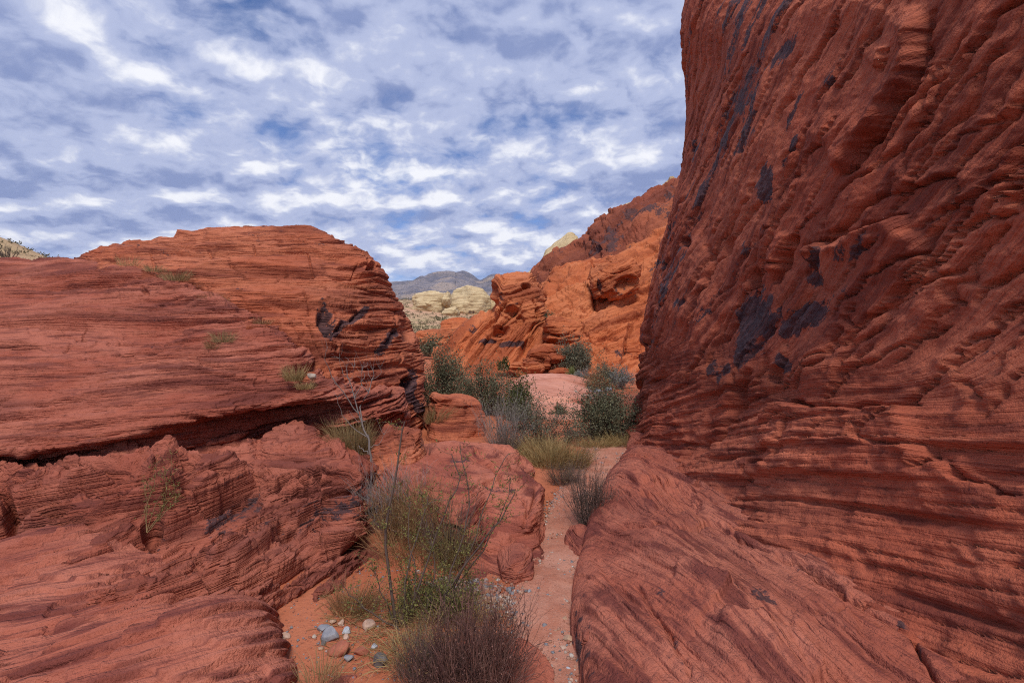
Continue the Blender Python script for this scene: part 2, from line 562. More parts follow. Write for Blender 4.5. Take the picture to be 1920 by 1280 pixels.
def make_ledge():
    L = [
        colpx(-330, [(2.5, -.2), (2.9, .1), (3.3, .3), (3.9, .42), (4.15, .48), (4.1, .6), (4.0, .72), (4.8, 1.3), (6.0, 1.9), (7.2, 2.5), (8.8, 3.0), (10, 3.1), (13, 2.0)]),
        colpx(0, [(2.6, -.2), (3.0, 1130), (3.55, 1000), (4.2, 885), (4.56, .50), (4.48, .62), (4.35, 838), (5.1, 720), (6.1, 630), (7.4, 550), (9.0, 487), (10.5, 3.0), (13, 2.0)]),
        colpx(150, [(2.55, -.2), (2.9, 1140), (3.55, 1000), (4.2, 882), (4.72, .50), (4.63, .66), (4.5, 818), (5.2, 715), (6.2, 625), (7.4, 550), (8.6, 489), (10, 2.85), (13, 1.8)]),
        colpx(300, [(2.55, -.2), (2.9, 1150), (3.6, 1010), (4.35, 878), (4.97, .50), (4.92, .72), (4.75, 795), (5.4, 705), (6.3, 625), (7.1, 560), (7.7, 518), (8.6, 2.5), (11, 1.5)]),
        colpx(420, [(2.6, -.25), (3.0, 1140), (3.7, 1010), (4.5, 882), (5.32, .50), (5.26, .77), (5.05, 768), (5.5, 705), (6.1, 640), (6.5, 600), (6.9, 568), (7.6, 2.05), (9.5, 1.0)]),
        colpx(520, [(2.7, -.3), (3.2, 1120), (3.9, 1000), (4.75, 858), (5.68, .55), (5.64, .80), (5.35, 757), (5.7, 710), (6.1, 668), (6.3, 645), (6.6, 622), (7.2, 1.7), (9, .7)]),
        colpx(600, [(3.0, -.3), (3.5, 1080), (4.1, 985), (4.85, 845), (5.88, .55), (5.84, .82), (5.6, 748), (5.8, 722), (6.0, 705), (6.15, 695), (6.4, 685), (7, 1.2), (8.5, .4)]),
        colpx(680, [(3.8, -.3), (4.1, 1000), (4.4, 940), (4.7, 885), (5.9, .35), (6.15, .62), (6.2, 755), (6.35, 738), (6.5, 730), (6.6, 725), (6.8, 720), (7.2, .95), (8.5, .3)]),
        colpx(745, [(4.9, -.4), (5.0, -.3), (5.2, -.2), (5.6, -.1), (6.7, .15), (7.05, .5), (7.0, 756), (7.1, 745), (7.2, 742), (7.3, 740), (7.4, 738), (7.7, .7), (8.6, .2)]),
        colpx(790, [(5.8, -.5), (5.9, -.5), (6.0, -.45), (6.4, -.4), (7.4, -.2), (7.6, .0), (7.7, .1), (7.8, .15), (7.9, .2), (8.0, .2), (8.1, .2), (8.3, .1), (9, -.2)]),
    ]
    P = loft(L, 900, 760, even=0.75)
    N = gnormals(P)
    x, y, z = P[..., 0], P[..., 1], P[..., 2]
    cx, cy = chart(P)
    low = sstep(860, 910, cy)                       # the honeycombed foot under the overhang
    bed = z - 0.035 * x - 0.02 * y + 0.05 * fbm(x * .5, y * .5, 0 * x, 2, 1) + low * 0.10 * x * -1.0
    bed = bed + .06 * vn3(0 * z + .5, 0 * z + .5, z * 4.5, 2)
    v1, n1 = strata(bed, x, y, 0.27, 1, 0.55, .7, .2)
    v2, n2 = strata(bed, x, y, 0.10, 3, 0.9)
    v3, n3 = strata(bed, x, y, 0.047, 6, 1.4, .7, .4)
    D = 0.09 * v1 - 0.09 * n1 + 0.050 * v2 - 0.065 * n2 + 0.022 * v3 - 0.034 * n3
    D += 0.018 * fbm(x * 2.5, y * 2.5, bed * 34, 3, 7)
    D = D * (0.85 + 0.35 * low)
    D += 0.10 * fbm(x * 0.7, y * 0.7, z * 1.2, 3, 8)
    # eroded, pitted foot
    er = ridged(x * 1.6, y * 1.6, bed * 5.5, 4, 12)
    pit = fbm(x * 5, y * 5, z * 8, 4, 15)
    jg = .12 * pit
    pl = fbm(x * 1.1 + jg, y * 1.1 + jg, bed * 4.2, 3, 13)
    pm = fbm(x * 3.0 + jg * 2, y * 3.0, bed * 11, 3, 14)
    D += low * (0.30 * terr(pl, 7, .12) + 0.10 * terr(pm, 5, .18) + .09 * v1 - .10 * n1 + .05 * v2 - .05 * n2)
    D += (1 - low) * (0.12 * terr(fbm(x * .8 + jg, y * .8, bed * 5, 3, 16), 6, .12) + .035 * terr(pm, 4, .2))
    D += low * (0.05 * er - 0.10 * sstep(.15, .4, pit) + 0.05 * fbm(x * 2.2, y * 2.2, z * 5, 4, 18))
    D += (1 - low) * 0.02 * fbm(x * 4, y * 4, z * 10, 4, 21)
    D -= (1 - low) * 0.05 * sstep(0.30, .62, fbm(x * 0.9, y * 0.9, bed * 14, 3, 25))
    uc = np.exp(-((cy - (868 - .16 * np.clip(cx - 250, 0, 400))) / 30) ** 2) * (cx < 700)
    D += uc * (.14 * sstep(-.1, .4, fbm(x * .9, y * .9, 0 * x, 3, 19)) + .22 * terr(fbm(x * 2.2 + jg, y * 2.2, z * 7, 3, 17), 6, .14) + .05 * v3)
    # the square-ended block under the overhang and its sockets
    q = np.maximum(np.abs(cx - 175 - 0.15 * (cy - 920)) / 160, np.abs(cy - 925 + (cx - 175) * 0.10) / 46)
    D += 0.14 * sstep(1.12, 0.9, q + 0.05 * pit)
    dent(D, cx, cy, 6, 945, 16, 50, 0.28, 0)
    dent(D, cx, cy, 110, 968, 40, 9, 0.16, 8)
    dent(D, cx, cy, 285, 985, 26, 16, 0.18, 20)
    dent(D, cx, cy, 300, 870, 150, 10, 0.10, 4)
    dent(D, cx, cy, 420, 880, 60, 14, 0.12, 8)
    for ex, ey, rx, ry, dp, an in ((150, 1010, 70, 7, .12, 12), (420, 940, 90, 8, .14, 16), (560, 905, 70, 9, .16, 22), (330, 1040, 60, 7, .10, 14), (480, 1000, 70, 7, .12, 18), (620, 940, 50, 9, .14, 20), (60, 1070, 60, 8, .10, 10), (250, 945, 60, 6, .10, 8)):
        dent(D, cx, cy, ex, ey, rx, ry, dp, an, .02, .5, .5)
    # shallow caves in the terrace
    dent(D, cx, cy, 300, 652, 92, 11, 0.20, 5, 0.02)
    dent(D, cx, cy, 395, 640, 20, 14, 0.16, 0)
    dent(D, cx, cy, 30, 655, 60, 15, 0.20, -4, 0.02)
    dent(D, cx, cy, 565, 690, 38, 13, 0.16, 10)
    dent(D, cx, cy, 310, 692, 50, 4, 0.08, 3)
    dent(D, cx, cy, 60, 755, 170, 8, 0.05, 2)
    crack(D, cx, cy, [(112, 665), (140, 630), (162, 595)], 2.5, 0.04, 0.01, 14, 2, seed=3)
    dent(D, cx, cy, 149, 627, 14, 5, 0.10, -10)
    dent(D, cx, cy, 272, 546, 10, 6, 0.08, -45)
    dent(D, cx, cy, 298, 567, 8, 5, 0.10, 0)
    P2 = P + N * D[..., None]
    tone = 0.75 + 0.5 * fbm(x * .8, y * .8, bed * 5, 3, 30) - 0.85 * low * sstep(-.35, .25, fbm(x * .7, y * .7, bed * 3, 3, 31))  # darker foot: weathered crust, with shade under the overhang painted in
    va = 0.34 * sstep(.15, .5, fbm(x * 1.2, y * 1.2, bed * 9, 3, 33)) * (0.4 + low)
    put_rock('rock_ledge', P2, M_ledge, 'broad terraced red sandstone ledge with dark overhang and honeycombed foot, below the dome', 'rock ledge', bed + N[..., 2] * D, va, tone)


def make_dome():
    L = [
        colpx(60, [(7.8, 1.0), (8.2, 1.8), (8.6, 2.2), (9, 2.4), (9.4, 2.45), (9.8, 2.5), (10.2, 2.5), (11, 2.5), (12, 2.3), (14, 1.5), (16, -.5)]),
        colpx(150, [(7.8, 1.5), (8.1, 2.0), (8.4, 2.5), (8.8, 497), (9.1, 493), (9.4, 490), (9.8, 488), (10.3, 487), (11.5, 3.0), (14, 2.0), (16, -.5)]),
        colpx(210, [(7.6, 1.5), (7.9, 2.0), (8.2, 508), (8.6, 494), (9.0, 484), (9.4, 475), (9.8, 467), (10.4, 461), (11.5, 3.35), (14, 2.3), (16, -.5)]),
        colpx(290, [(7.2, 1.5), (7.6, 2.0), (7.8, 525), (8.2, 505), (8.8, 486), (9.4, 471), (10, 459), (10.8, 451), (12, 3.6), (14, 2.6), (16.5, -.5)]),
        colpx(400, [(6.4, 1.4), (6.8, 1.85), (7.1, 560), (7.6, 525), (8.3, 495), (9, 468), (9.8, 447), (10.6, 435), (12, 3.8), (14.5, 2.8), (17, -.5)]),
        colpx(500, [(6.1, 1.0), (6.4, 1.5), (6.8, 600), (7.3, 555), (8., 515), (8.8, 475), (9.6, 445), (10.4, 430), (12, 3.9), (14.5, 2.8), (17, -.5)]),
        colpx(600, [(5.9, .7), (6.2, 1.0), (6.6, 660), (7.1, 600), (7.7, 545), (8.4, 490), (9.2, 452), (10, 433), (11.5, 3.65), (14, 2.6), (16.5, -.5)]),
        colpx(660, [(6.2, .3), (6.6, 740), (6.9, 690), (7.3, 625), (7.9, 560), (8.5, 505), (9.1, 472), (9.7, 456), (11, 3.25), (13.5, 2.3), (16, -.5)]),
        colpx(705, [(6.6, .1), (7.0, 765), (7.3, 710), (7.7, 645), (8.2, 585), (8.7, 535), (9.2, 508), (9.6, 498), (11, 2.75), (13.2, 1.9), (15.7, -.5)]),
        colpx(742, [(7.2, 0), (7.6, 775), (7.9, 725), (8.2, 665), (8.6, 610), (9.0, 570), (9.4, 555), (9.8, 550), (11, 2.2), (13, 1.4), (15.5, -.5)]),
        colpx(774, [(8.0, -.1), (8.3, 785), (8.5, 745), (8.8, 700), (9.1, 660), (9.4, 630), (9.7, 620), (10.1, 616), (11.2, 1.55), (12.8, .9), (15, -.5)]),
        colpx(793, [(8.7, -.3), (8.9, 782), (9.1, 755), (9.3, 730), (9.6, 706), (9.8, 690), (10.0, 682), (10.4, 680), (11.4, .9), (12.8, .4), (14.5, -.5)]),
        colpx(775, [(10.5, -.5), (10.6, -.1), (10.7, .1), (10.8, .3), (10.9, .45), (11, .55), (11.2, .6), (11.4, .6), (12, .5), (13, .1), (14.5, -.5)]),
    ]
    P = loft(L, 760, 620, even=0.75)
    N = gnormals(P)
    x, y, z = P[..., 0], P[..., 1], P[..., 2]
    cx, cy = chart(P)
    bed = z + 0.02 * x + 0.04 * fbm(x * .45, y * .45, 0 * x, 2, 51)
    bed = bed + .09 * vn3(0 * z + .5, 0 * z + .5, z * 3.4, 4)
    v1, n1 = strata(bed, x, y, 0.33, 51, 0.45, .7, .2)
    v2, n2 = strata(bed, x, y, 0.125, 53, 0.8)
    v3, n3 = strata(bed, x, y, 0.058, 56, 1.2, .7, .4)
    D = 0.10 * v1 - 0.11 * n1 + 0.065 * v2 - 0.085 * n2 + 0.030 * v3 - 0.042 * n3
    D += 0.022 * fbm(x * 2.0, y * 2.0, bed * 26, 3, 57)
    D += 0.10 * fbm(x * 0.6, y * 0.6, z * 0.9, 3, 58) + 0.025 * fbm(x * 3, y * 3, z * 8, 4, 60)
    D -= 0.06 * sstep(0.30, .62, fbm(x * 0.8, y * 0.8, bed * 11, 3, 25))
    jg = .1 * fbm(x * 4, y * 4, z * 6, 3, 65)
    D += .16 * terr(fbm(x * .6 + jg, y * .6, bed * 2.6, 3, 66), 6, .10) + .06 * terr(fbm(x * 1.8 + jg, y * 1.8, bed * 7, 3, 67), 5, .16)
    D *= .85 - .4 * sstep(660, 740, cx)
    rr = np.random.RandomState(15)
    for k in range(26):                                 # short steep joints
        x0, y0 = rr.uniform(250, 760), rr.uniform(450, 700)
        ln = rr.uniform(14, 50); an = math.radians(rr.choice([-50, -60, 70, 95]) + rr.normal(0, 10))
        pts = [(x0 + math.cos(an) * ln * t + rr.normal(0, 2), y0 - math.sin(an) * ln * t + rr.normal(0, 2)) for t in (-.5, -.2, .2, .5)]
        crack(D, cx, cy, pts, rr.uniform(1.2, 2.4), rr.uniform(.04, .09), rr.choice([0, .02, .04]), 14, 2.5, seed=k)
    # stepped caps along the crest
    for px0, py0, px1, py1, st in ((280, 455, 315, 462, .10), (388, 437, 330, 452, .12), (145, 492, 290, 456, .05)):
        crack(D, cx, cy, [(px0, py0), (px1, py1)], 4, 0.04, 0.02, 20, 2, seed=5)
    # diagonal joint full of grass, with two fainter parallel ones
    crack(D, cx, cy, [(215, 488), (290, 505), (345, 530), (400, 560), (450, 585), (490, 606), (560, 650), (600, 690)], 7, 0.17, 0.05, 22, 4, fade=False, seed=7)
    crack(D, cx, cy, [(385, 475), (425, 497), (465, 512)], 4, 0.10, 0.03, 16, 3, seed=8)
    crack(D, cx, cy, [(430, 545), (500, 590), (560, 625), (640, 690)], 3, 0.05, 0.02, 14, 3, seed=9)
    crack(D, cx, cy, [(520, 560), (560, 600), (600, 640)], 2.5, 0.04, 0.02, 12, 3, seed=10)
    # varnished hollow, ledges and sockets on the right shoulder
    dent(D, cx, cy, 612, 598, 20, 40, 0.16, 8, 0.02)
    crack(D, cx, cy, [(620, 632), (645, 605), (668, 595), (688, 578)], 5, 0.10, 0.05, 18, 5, seed=12)
    crack(D, cx, cy, [(722, 650), (735, 625), (752, 618)], 5, 0.10, 0.03, 14, 4, seed=13)
    dent(D, cx, cy, 762, 620, 14, 26, 0.20, 12)
    dent(D, cx, cy, 760, 718, 16, 14, 0.18, 0)
    dent(D, cx, cy, 640, 500, 55, 26, 0.10, -20, 0.02, 0.5)
    dent(D, cx, cy, 692, 505, 10, 9, 0.16, 0)
    dent(D, cx, cy, 470, 466, 26, 4, 0.10, 0)
    dent(D, cx, cy, 490, 479, 30, 4, 0.08, -2)
    dent(D, cx, cy, 275, 461, 34, 5, 0.10, 2)
    P2 = P + N * D[..., None]
    tone = 0.9 + 0.45 * fbm(x * .6, y * .6, bed * 3, 3, 62)
    q = ellipse_mask(cx, cy, 612, 598, 19, 44, 10)
    va = .95 * sstep(1.5, .4, q)
    for pts, w in (([(620, 632), (645, 605), (668, 595), (690, 576)], 9), ([(718, 655), (735, 628), (755, 618)], 10), ([(775, 700), (765, 740), (788, 770)], 12)):
        d, _, _ = seg_dist(cx, cy, pts)
        va = np.maximum(va, 0.8 * sstep(w * 1.5, w * .3, d))
    va = np.maximum(va, 0.32 * sstep(.2, .5, fbm(x * .8, y * .8, bed * 6, 3, 64)))
    put_rock('rock_dome', P2, M_dome, 'tall rounded dome of thin layered red sandstone with a black varnished hollow', 'rock dome', bed + N[..., 2] * D, va, tone)


def make_floor_slab():
    L = [
        colpx(-330, [(1.2, .0), (1.6, .12), (2.0, .2), (2.4, .24), (2.8, .25), (3.2, .25), (3.6, .3)]),
        colpx(0, [(1.2, .0), (1.6, .12), (2.0, .2), (2.4, .24), (2.8, .25), (3.15, .25), (3.6, .28)]),
        colpx(150, [(1.2, .0), (1.6, .13), (2.0, .22), (2.4, .26), (2.75, .26), (3.1, .25), (3.6, .27)]),
        colpx(300, [(1.2, .0), (1.6, .13), (2.0, .22), (2.4, .26), (2.7, .25), (3.0, .22), (3.5, .18)]),
        colpx(420, [(1.2, .0), (1.6, .11), (2.0, .2), (2.35, .23), (2.62, .20), (2.85, .15), (3.2, .05)]),
        colpx(500, [(1.2, -.02), (1.55, .08), (1.9, .15), (2.25, .17), (2.5, .13), (2.7, .04), (2.95, -.1)]),
        colpx(560, [(1.2, -.05), (1.5, .03), (1.8, .09), (2.1, .12), (2.3, .07), (2.5, -.05), (2.65, -.2)]),
        colpx(620, [(1.2, -.1), (1.4, -.06), (1.65, .0), (1.9, .0), (2.1, -.06), (2.3, -.15), (2.5, -.25)]),
        colpx(690, [(1.1, -.3), (1.3, -.3), (1.5, -.3), (1.7, -.3), (1.9, -.3), (2.0, -.3), (2.2, -.3)]),
    ]
    P = loft(L, 520, 340, even=.8)
    N = gnormals(P)
    x, y, z = P[..., 0], P[..., 1], P[..., 2]
    bed = 0.55 * z + 0.30 * y - 0.20 * x + 0.05 * fbm(x, y, 0 * x, 3, 71)
    v1, n1 = strata(bed, x, y, 0.10, 71, 0.7)
    v2, n2 = strata(bed, x, y, 0.03, 73, 1.2)
    D = 0.035 * v1 - 0.03 * n1 + 0.012 * v2 - 0.016 * n2 + 0.05 * fbm(x * 1.4, y * 1.4, z, 3, 75) + .16 * terr(fbm(bed * 3.5 + .12 * fbm(x * 5, y * 5, z, 2, 88), x * 1.2, y * .8, 3, 76), 6, .10) + 0.008 * fbm(x * 9, y * 9, z * 9, 3, 77)
    P2 = P + N * D[..., None]
    put_rock('rock_slab', P2, M_slab, 'low red sandstone slab sloping into the lower left corner beside the grey stones', 'rock slab', bed, 0.25 * sstep(.1, .5, fbm(x * 2, y * 2, bed * 12, 3, 78)), 0.8 + 0.4 * fbm(x, y, bed * 8, 3, 79))


make_ledge()
make_dome()
make_floor_slab()


# ------------------------------------------------------------------ right: slab at the foot and the tall cliff
def make_foot_slab():
    ys = [8.3, 7.6, 7.0, 6.4, 5.8, 5.2, 4.6, 4.1, 3.6, 3.1, 2.7, 2.3, 1.9, 1.4, 0.7, -0.5]
    ed = [1.85, 1.72, 1.55, 1.30, 1.04, .86, .70, .60, .46, .38, .36, .33, .30, .28, .28, .28]     # path edge
    br = [.10, .12, .16, .26, .36, .40, .34, .26, .30, .34, .36, .36, .36, .36, .36, .36]          # brow height
    mid = [.12, .16, .22, .34, .44, .46, .42, .40, .44, .48, .48, .47, .45, .44, .44, .44]
    cz = [.12, .16, .2, .28, .34, .36, .36, .36, .38, .40, .42, .42, .42, .42, .42, .42]
    L = []
    for Y, e, b_, m_, c_ in zip(ys, ed, br, mid, cz):
        w = 1.85 - e
        b_, m_ = b_ * .66, m_ * .78
        L.append([(e - .05, Y, -.25), (e, Y, -.03), (e + .05 * min(1, w), Y, b_ * .5), (e + .2 * w, Y, b_), (e + .45 * w, Y, m_), (e + .7 * w, Y, m_ * .98), (1.78, Y, c_), (2.0, Y, c_ + .1), (2.5, Y, c_ + .2)])
    # u must run left to right for outward normals: the far end comes first
    C = np.array(L)
    P = loft(C, 760, 420, even=.8)
    N = gnormals(P)
    x, y, z = P[..., 0], P[..., 1], P[..., 2]
    cx, cy = chart(P)
    bed = 0.62 * x + 0.10 * y - 0.35 * z + 0.012 * fbm(x * 1.2, y * 1.2, 0 * x, 3, 81) + 0.07 * vn3(x * .5, y * .5, 0 * x, 82)
    v1, n1 = strata(bed, x, y, 0.13, 81, 0.8)
    v2, n2 = strata(bed, x, y, 0.034, 83, .8, .7, .4)
    D = 0.022 * v1 - 0.022 * n1 + 0.007 * v2 - 0.014 * n2 + 0.05 * fbm(x * 1.1, y * 1.1, z, 2, 85) + .006 * fbm(x * 14, y * 14, z * 14, 3, 84) + .06 * terr(fbm(bed * 3.2 + .12 * fbm(x * 5, y * 5, z, 2, 88), y * .8, 0 * x, 3, 86), 6, .10) + 0.006 * fbm(x * 8, y * 8, z * 8, 3, 87)
    # layered terraces with dark lower edges
    for pts, w, dp, st, fl in (
        ([(1275, 1040), (1330, 1068), (1375, 1090), (1385, 1110)], 5, .04, -.05, 60),
        ([(1345, 1140), (1440, 1170), (1530, 1215), (1560, 1260)], 6, .04, -.06, 60),
        ([(1480, 1150), (1560, 1158), (1600, 1145)], 4, .03, -.03, 40),
        ([(1445, 1035), (1500, 1065), (1555, 1098), (1600, 1130), (1655, 1145)], 5, .06, 0, 0),
        ([(1680, 1165), (1720, 1215), (1755, 1275)], 6, .07, 0, 0),
        ([(1155, 990), (1260, 985), (1330, 985), (1440, 1030)], 5, .04, .0, 0),
        ([(1180, 1085), (1250, 1180), (1300, 1270)], 6, .02, .012, 30)):
        crack(D, cx, cy, pts, w * .8, dp * 1.5, abs(st) * 1.3 if st else 0, fl or 1, 6, seed=int(w * 7))
    dent(D, cx, cy, 1260, 930, 70, 30, .07, -20, wob=.5)
    P2 = P + N * D[..., None]
    va = 0.0 * x
    for pts, w in (([(1085, 1130), (1090, 1180), (1105, 1260)], 16), ([(1240, 1110), (1260, 1200), (1280, 1270)], 12), ([(1500, 1065), (1560, 1100)], 6), ([(1690, 1170), (1725, 1220)], 7), ([(1380, 1100), (1450, 1130)], 10)):
        d, _, _ = seg_dist(cx, cy, pts)
        va = np.maximum(va, 0.45 * sstep(w * 2.4, w * .1, d))
    put_rock('rock_slab', P2, M_slab, 'broad red slickrock slab with curved banding sloping from the cliff to the path', 'rock slab', bed, va, 0.8 + 0.4 * fbm(x, y, bed * 6, 3, 89))


def make_cliff():
    zs = [-.4, .1, .5, 1.0, 1.6, 2.4, 3.3, 4.2, 5.0, 5.9, 7.2, 9.5, 12.5, 14.5, 15.0, 15.2]
    lean = [-.05, 0, .08, .13, .2, .32, .54, .74, .85, .80, .80, .95, 1.6, 2.6, 4.5, 9.0]
    toe = [-.95, -.45, -.06, .17, .34, .36, .42, .5, .6, .72, .9, 1.2, 1.7, 2.7, 4.6, 9.0]     # nearer the camera
    ys = [(8.35, 1.0), (7.9, 1.0), (7.2, .95), (6.4, .85), (5.6, .7), (4.8, .5), (4.1, .3), (3.4, .15), (2.8, .05), (2.2, 0), (1.6, 0), (.8, 0), (-.5, 0), (-3, 0), (-7, 0), (-12, 0)]
    x0 = [1.94, 1.86, 1.80, 1.76, 1.74, 1.74, 1.76, 1.78, 1.80, 1.82, 1.84, 1.86, 1.9, 2.0, 2.4, 3.2]
    L = []
    fr = [0, .10, .22, .34, .45, .56, .68, .82, .93, 1.0, 1.0]      # rows above 1.6 m as a share of the height
    def column(bx, Y, H, w, back=0.0):
        row = []
        for k in range(16):
            if k < 5: zz = zs[k]; ex = 0
            else:
                t = fr[min(k - 4, 10)]
                zz = 1.6 + (H - 1.6) * t + (.15 * (k - 13) if k > 13 else 0)
                ex = (0, 0, 0, .25, 1.0, 2.4, 7.0)[max(0, k - 9)] if k >= 9 else 0
            lx = np.interp(zz, zs[:12], lean[:12]); tx = np.interp(zz, zs[:12], toe[:12])
            row.append((bx + lx * w + tx * (1 - w) + ex, Y - back * ex * .4, zz))
        return row
    # hidden back side, wrapping away to the right
    for bx, by, s in ((15, 10.9, .7), (8, 10.4, .8), (4.6, 10.0, .9), (2.75, 9.4, 1.0), (2.12, 8.8, 1.0)):
        L.append(column(bx, by, 8.0, s, .5))
    for (Y, w), bx in zip(ys, x0):
        H = np.interp(Y, [-12, -3, 0, 3.0, 5.0, 8.4], [1.6, 2.4, 3.4, 4.3, 5.5, 8.0])  # unseen rim lowered towards the camera so sun reaches the wash
        L.append(column(bx, Y, H, w))
    P = loft(L, 760, 900, even=.8)
    N = gnormals(P)
    x, y, z = P[..., 0], P[..., 1], P[..., 2]
    cx, cy = chart(P)
    up = sstep(1.0, 1.6, z + 0.25 * fbm(y * .6, z * .6, 0 * z, 2, 90))
    lo_bed = (z + 0.26 * y) * .97
    hi_bed = (z + 1.0 * y) * .707
    bed = lo_bed * (1 - up) + hi_bed * up + 0.06 * fbm(y * .6, z * .6, 0 * x, 3, 91)
    al = (y - 1.0 * z) * .707        # along the beds
    jag = .10 * fbm(y * 4, z * 4, 0 * x, 3, 93)                     # makes every rim ragged
    D = 0.16 * fbm(y * .33, z * .24, 0 * x, 2, 92) * sstep(.3, 2, z)
    rib = fbm(hi_bed * 1.0 + jag, al * .40, 0 * x, 3, 94)
    D += up * 0.07 * terr(rib, 6, .07)
    act = .25 + .95 * sstep(-.12, .22, fbm(y * .55, z * .55, 0 * x, 3, 96))     # some faces stay flat
    mid = fbm(hi_bed * 2.6 + jag * 2, al * .8, 0 * x, 3, 97)
    D += up * act * 0.032 * terr(mid, 6, .12)
    fin = fbm(hi_bed * 7.5 + jag * 4, al * 2.4, 0 * x, 3, 99)
    D += up * act * (0.020 * terr(fin, 5, .25) + .006 * fbm(hi_bed * 20, al * 8, 0 * x, 2, 100))
    iso = fbm(y * 1.7 + jag, z * 1.7 + jag, 0 * x, 3, 101)
    D += up * 0.045 * terr(iso, 6, .06)
    D += 0.010 * fbm(x * 16, y * 16, z * 16, 2, 102)
    rr = np.random.RandomState(5)
    cu, cv = y * 150, -z * 150
    for k in range(170):
        y0 = rr.uniform(2.0, 8.4); z0 = rr.uniform(1.3, 1.7 + .62 * y0)
        ln = rr.uniform(.25, 1.3); an = math.radians(rr.normal(44, 9))
        n = 5
        pts = [((y0 - math.cos(an) * ln * t + rr.normal(0, .03)) * 150, -(z0 + math.sin(an) * ln * t + rr.normal(0, .03)) * 150) for t in np.linspace(-.5, .5, n)]
        wd = rr.uniform(1.3, 3.0) * (.5 + y0 * .12)
        crack(D, cu, cv, pts, wd, rr.uniform(.03, .08), rr.choice([0, .010, .02]), rr.uniform(12, 40), 6, seed=k)
    v1, n1 = strata(lo_bed, y, al, 0.16, 103, .6)
    v2, n2 = strata(lo_bed, y, al, 0.05, 105, .9)
    v3, n3 = strata(hi_bed, al, y, 0.09, 107, .8)
    D += (1 - up) * (0.055 * v1 - 0.04 * n1 + 0.020 * v2 - 0.022 * n2 + .07 * terr(iso, 5, .12) + .03 * terr(fin, 4, .2))
    D += up * 0.004 * v3
    D += 0.012 * fbm(x * 5, y * 5, z * 5, 4, 109) + 0.05 * fbm(y * 1.1, z * 1.1, x, 3, 110)
    # ---- named features seen on the face (chart = photo pixels)
    for pts, w, dp, st, fl in (
        ([(1722, 0), (1712, 60), (1710, 100), (1690, 150), (1660, 200), (1635, 245), (1600, 290), (1570, 330)], 8, .16, .13, 45),
        ([(1655, 90), (1640, 125), (1632, 135)], 5, .08, .06, 25),
        ([(1500, 470), (1560, 450), (1620, 425), (1690, 400)], 7, .07, .10, 60),
        ([(1470, 470), (1455, 510), (1440, 540)], 6, .12, .0, 0),
        ([(1480, 430), (1462, 480), (1445, 520)], 8, .12, .06, 25),
        ([(1415, 760), (1480, 755), (1535, 760), (1655, 760), (1720, 752)], 6, .10, .10, 70),
        ([(1800, 735), (1850, 690), (1890, 610), (1885, 540)], 5, .05, .05, 35),
        ([(1770, 650), (1790, 720), (1830, 745)], 4, .04, .03, 25),
        ([(1410, 800), (1490, 790), (1490, 830), (1460, 860)], 4, .05, .04, 40),
        ([(1610, 800), (1625, 830), (1680, 835), (1730, 825)], 4, .04, .04, 35),
        ([(1690, 830), (1740, 840), (1735, 865), (1700, 880)], 4, .03, .04, 35),
        ([(1760, 850), (1780, 890), (1850, 915), (1890, 930)], 5, .06, .05, 45),
        ([(1775, 405), (1780, 350), (1770, 330), (1700, 345), (1650, 360)], 4, .05, .04, 30),
        ([(1820, 390), (1860, 360), (1890, 355), (1870, 390), (1830, 405)], 6, .07, .05, 30),
        ([(1505, 860), (1560, 800), (1600, 745)], 3, .03, .0, 0),
        ([(1755, 520), (1762, 560), (1775, 570)], 4, .05, .03, 25),
        ([(1590, 590), (1600, 620), (1585, 650)], 4, .04, .03, 25),
        ([(1300, 850), (1345, 800), (1370, 740), (1400, 690)], 9, .12, .0, 0),
        ([(1215, 640), (1240, 560), (1262, 480)], 5, .08, .0, 0),
        ([(1190, 700), (1215, 640), (1225, 600)], 5, .09, .0, 0),
        ([(1380, 930), (1400, 880), (1440, 860)], 5, .06, .03, 25),
        ([(1330, 440), (1310, 540), (1290, 620)], 5, .05, .04, 25),
        ([(1920, 170), (1800, 240), (1730, 300)], 4, .04, .02, 30),
        ([(1920, 280), (1780, 380), (1690, 440)], 4, .04, .02, 30)):
        crack(D, cx, cy, pts, w * .8, dp * 1.15, st * 1.25, fl or 1, 8, seed=int(pts[0][0]))
    for e in ((1400, 520, 13, 24, .18, -10), (1421, 122, 6, 11, .10, 0), (1290, 455, 9, 12, .15, 0), (1300, 285, 8, 18, .12, 0),
              (1445, 700, 16, 20, .10, 0), (1437, 770, 24, 12, .10, 10), (1355, 460, 10, 24, .08, -20)):
        dent(D, cx, cy, *e)
    back = sstep(9.0, 10.0, y)
    D *= (1 - .5 * back)
    P2 = P + N * D[..., None]
    # desert varnish: dark patches and oblique streaks
    wx = cx + 48 * fbm(y * 1.6, z * 1.6, 0 * x, 4, 116, .6); wy = cy + 48 * fbm(y * 1.6, z * 1.6, 0 * x + 5, 4, 117, .6)
    va = 0.0 * x
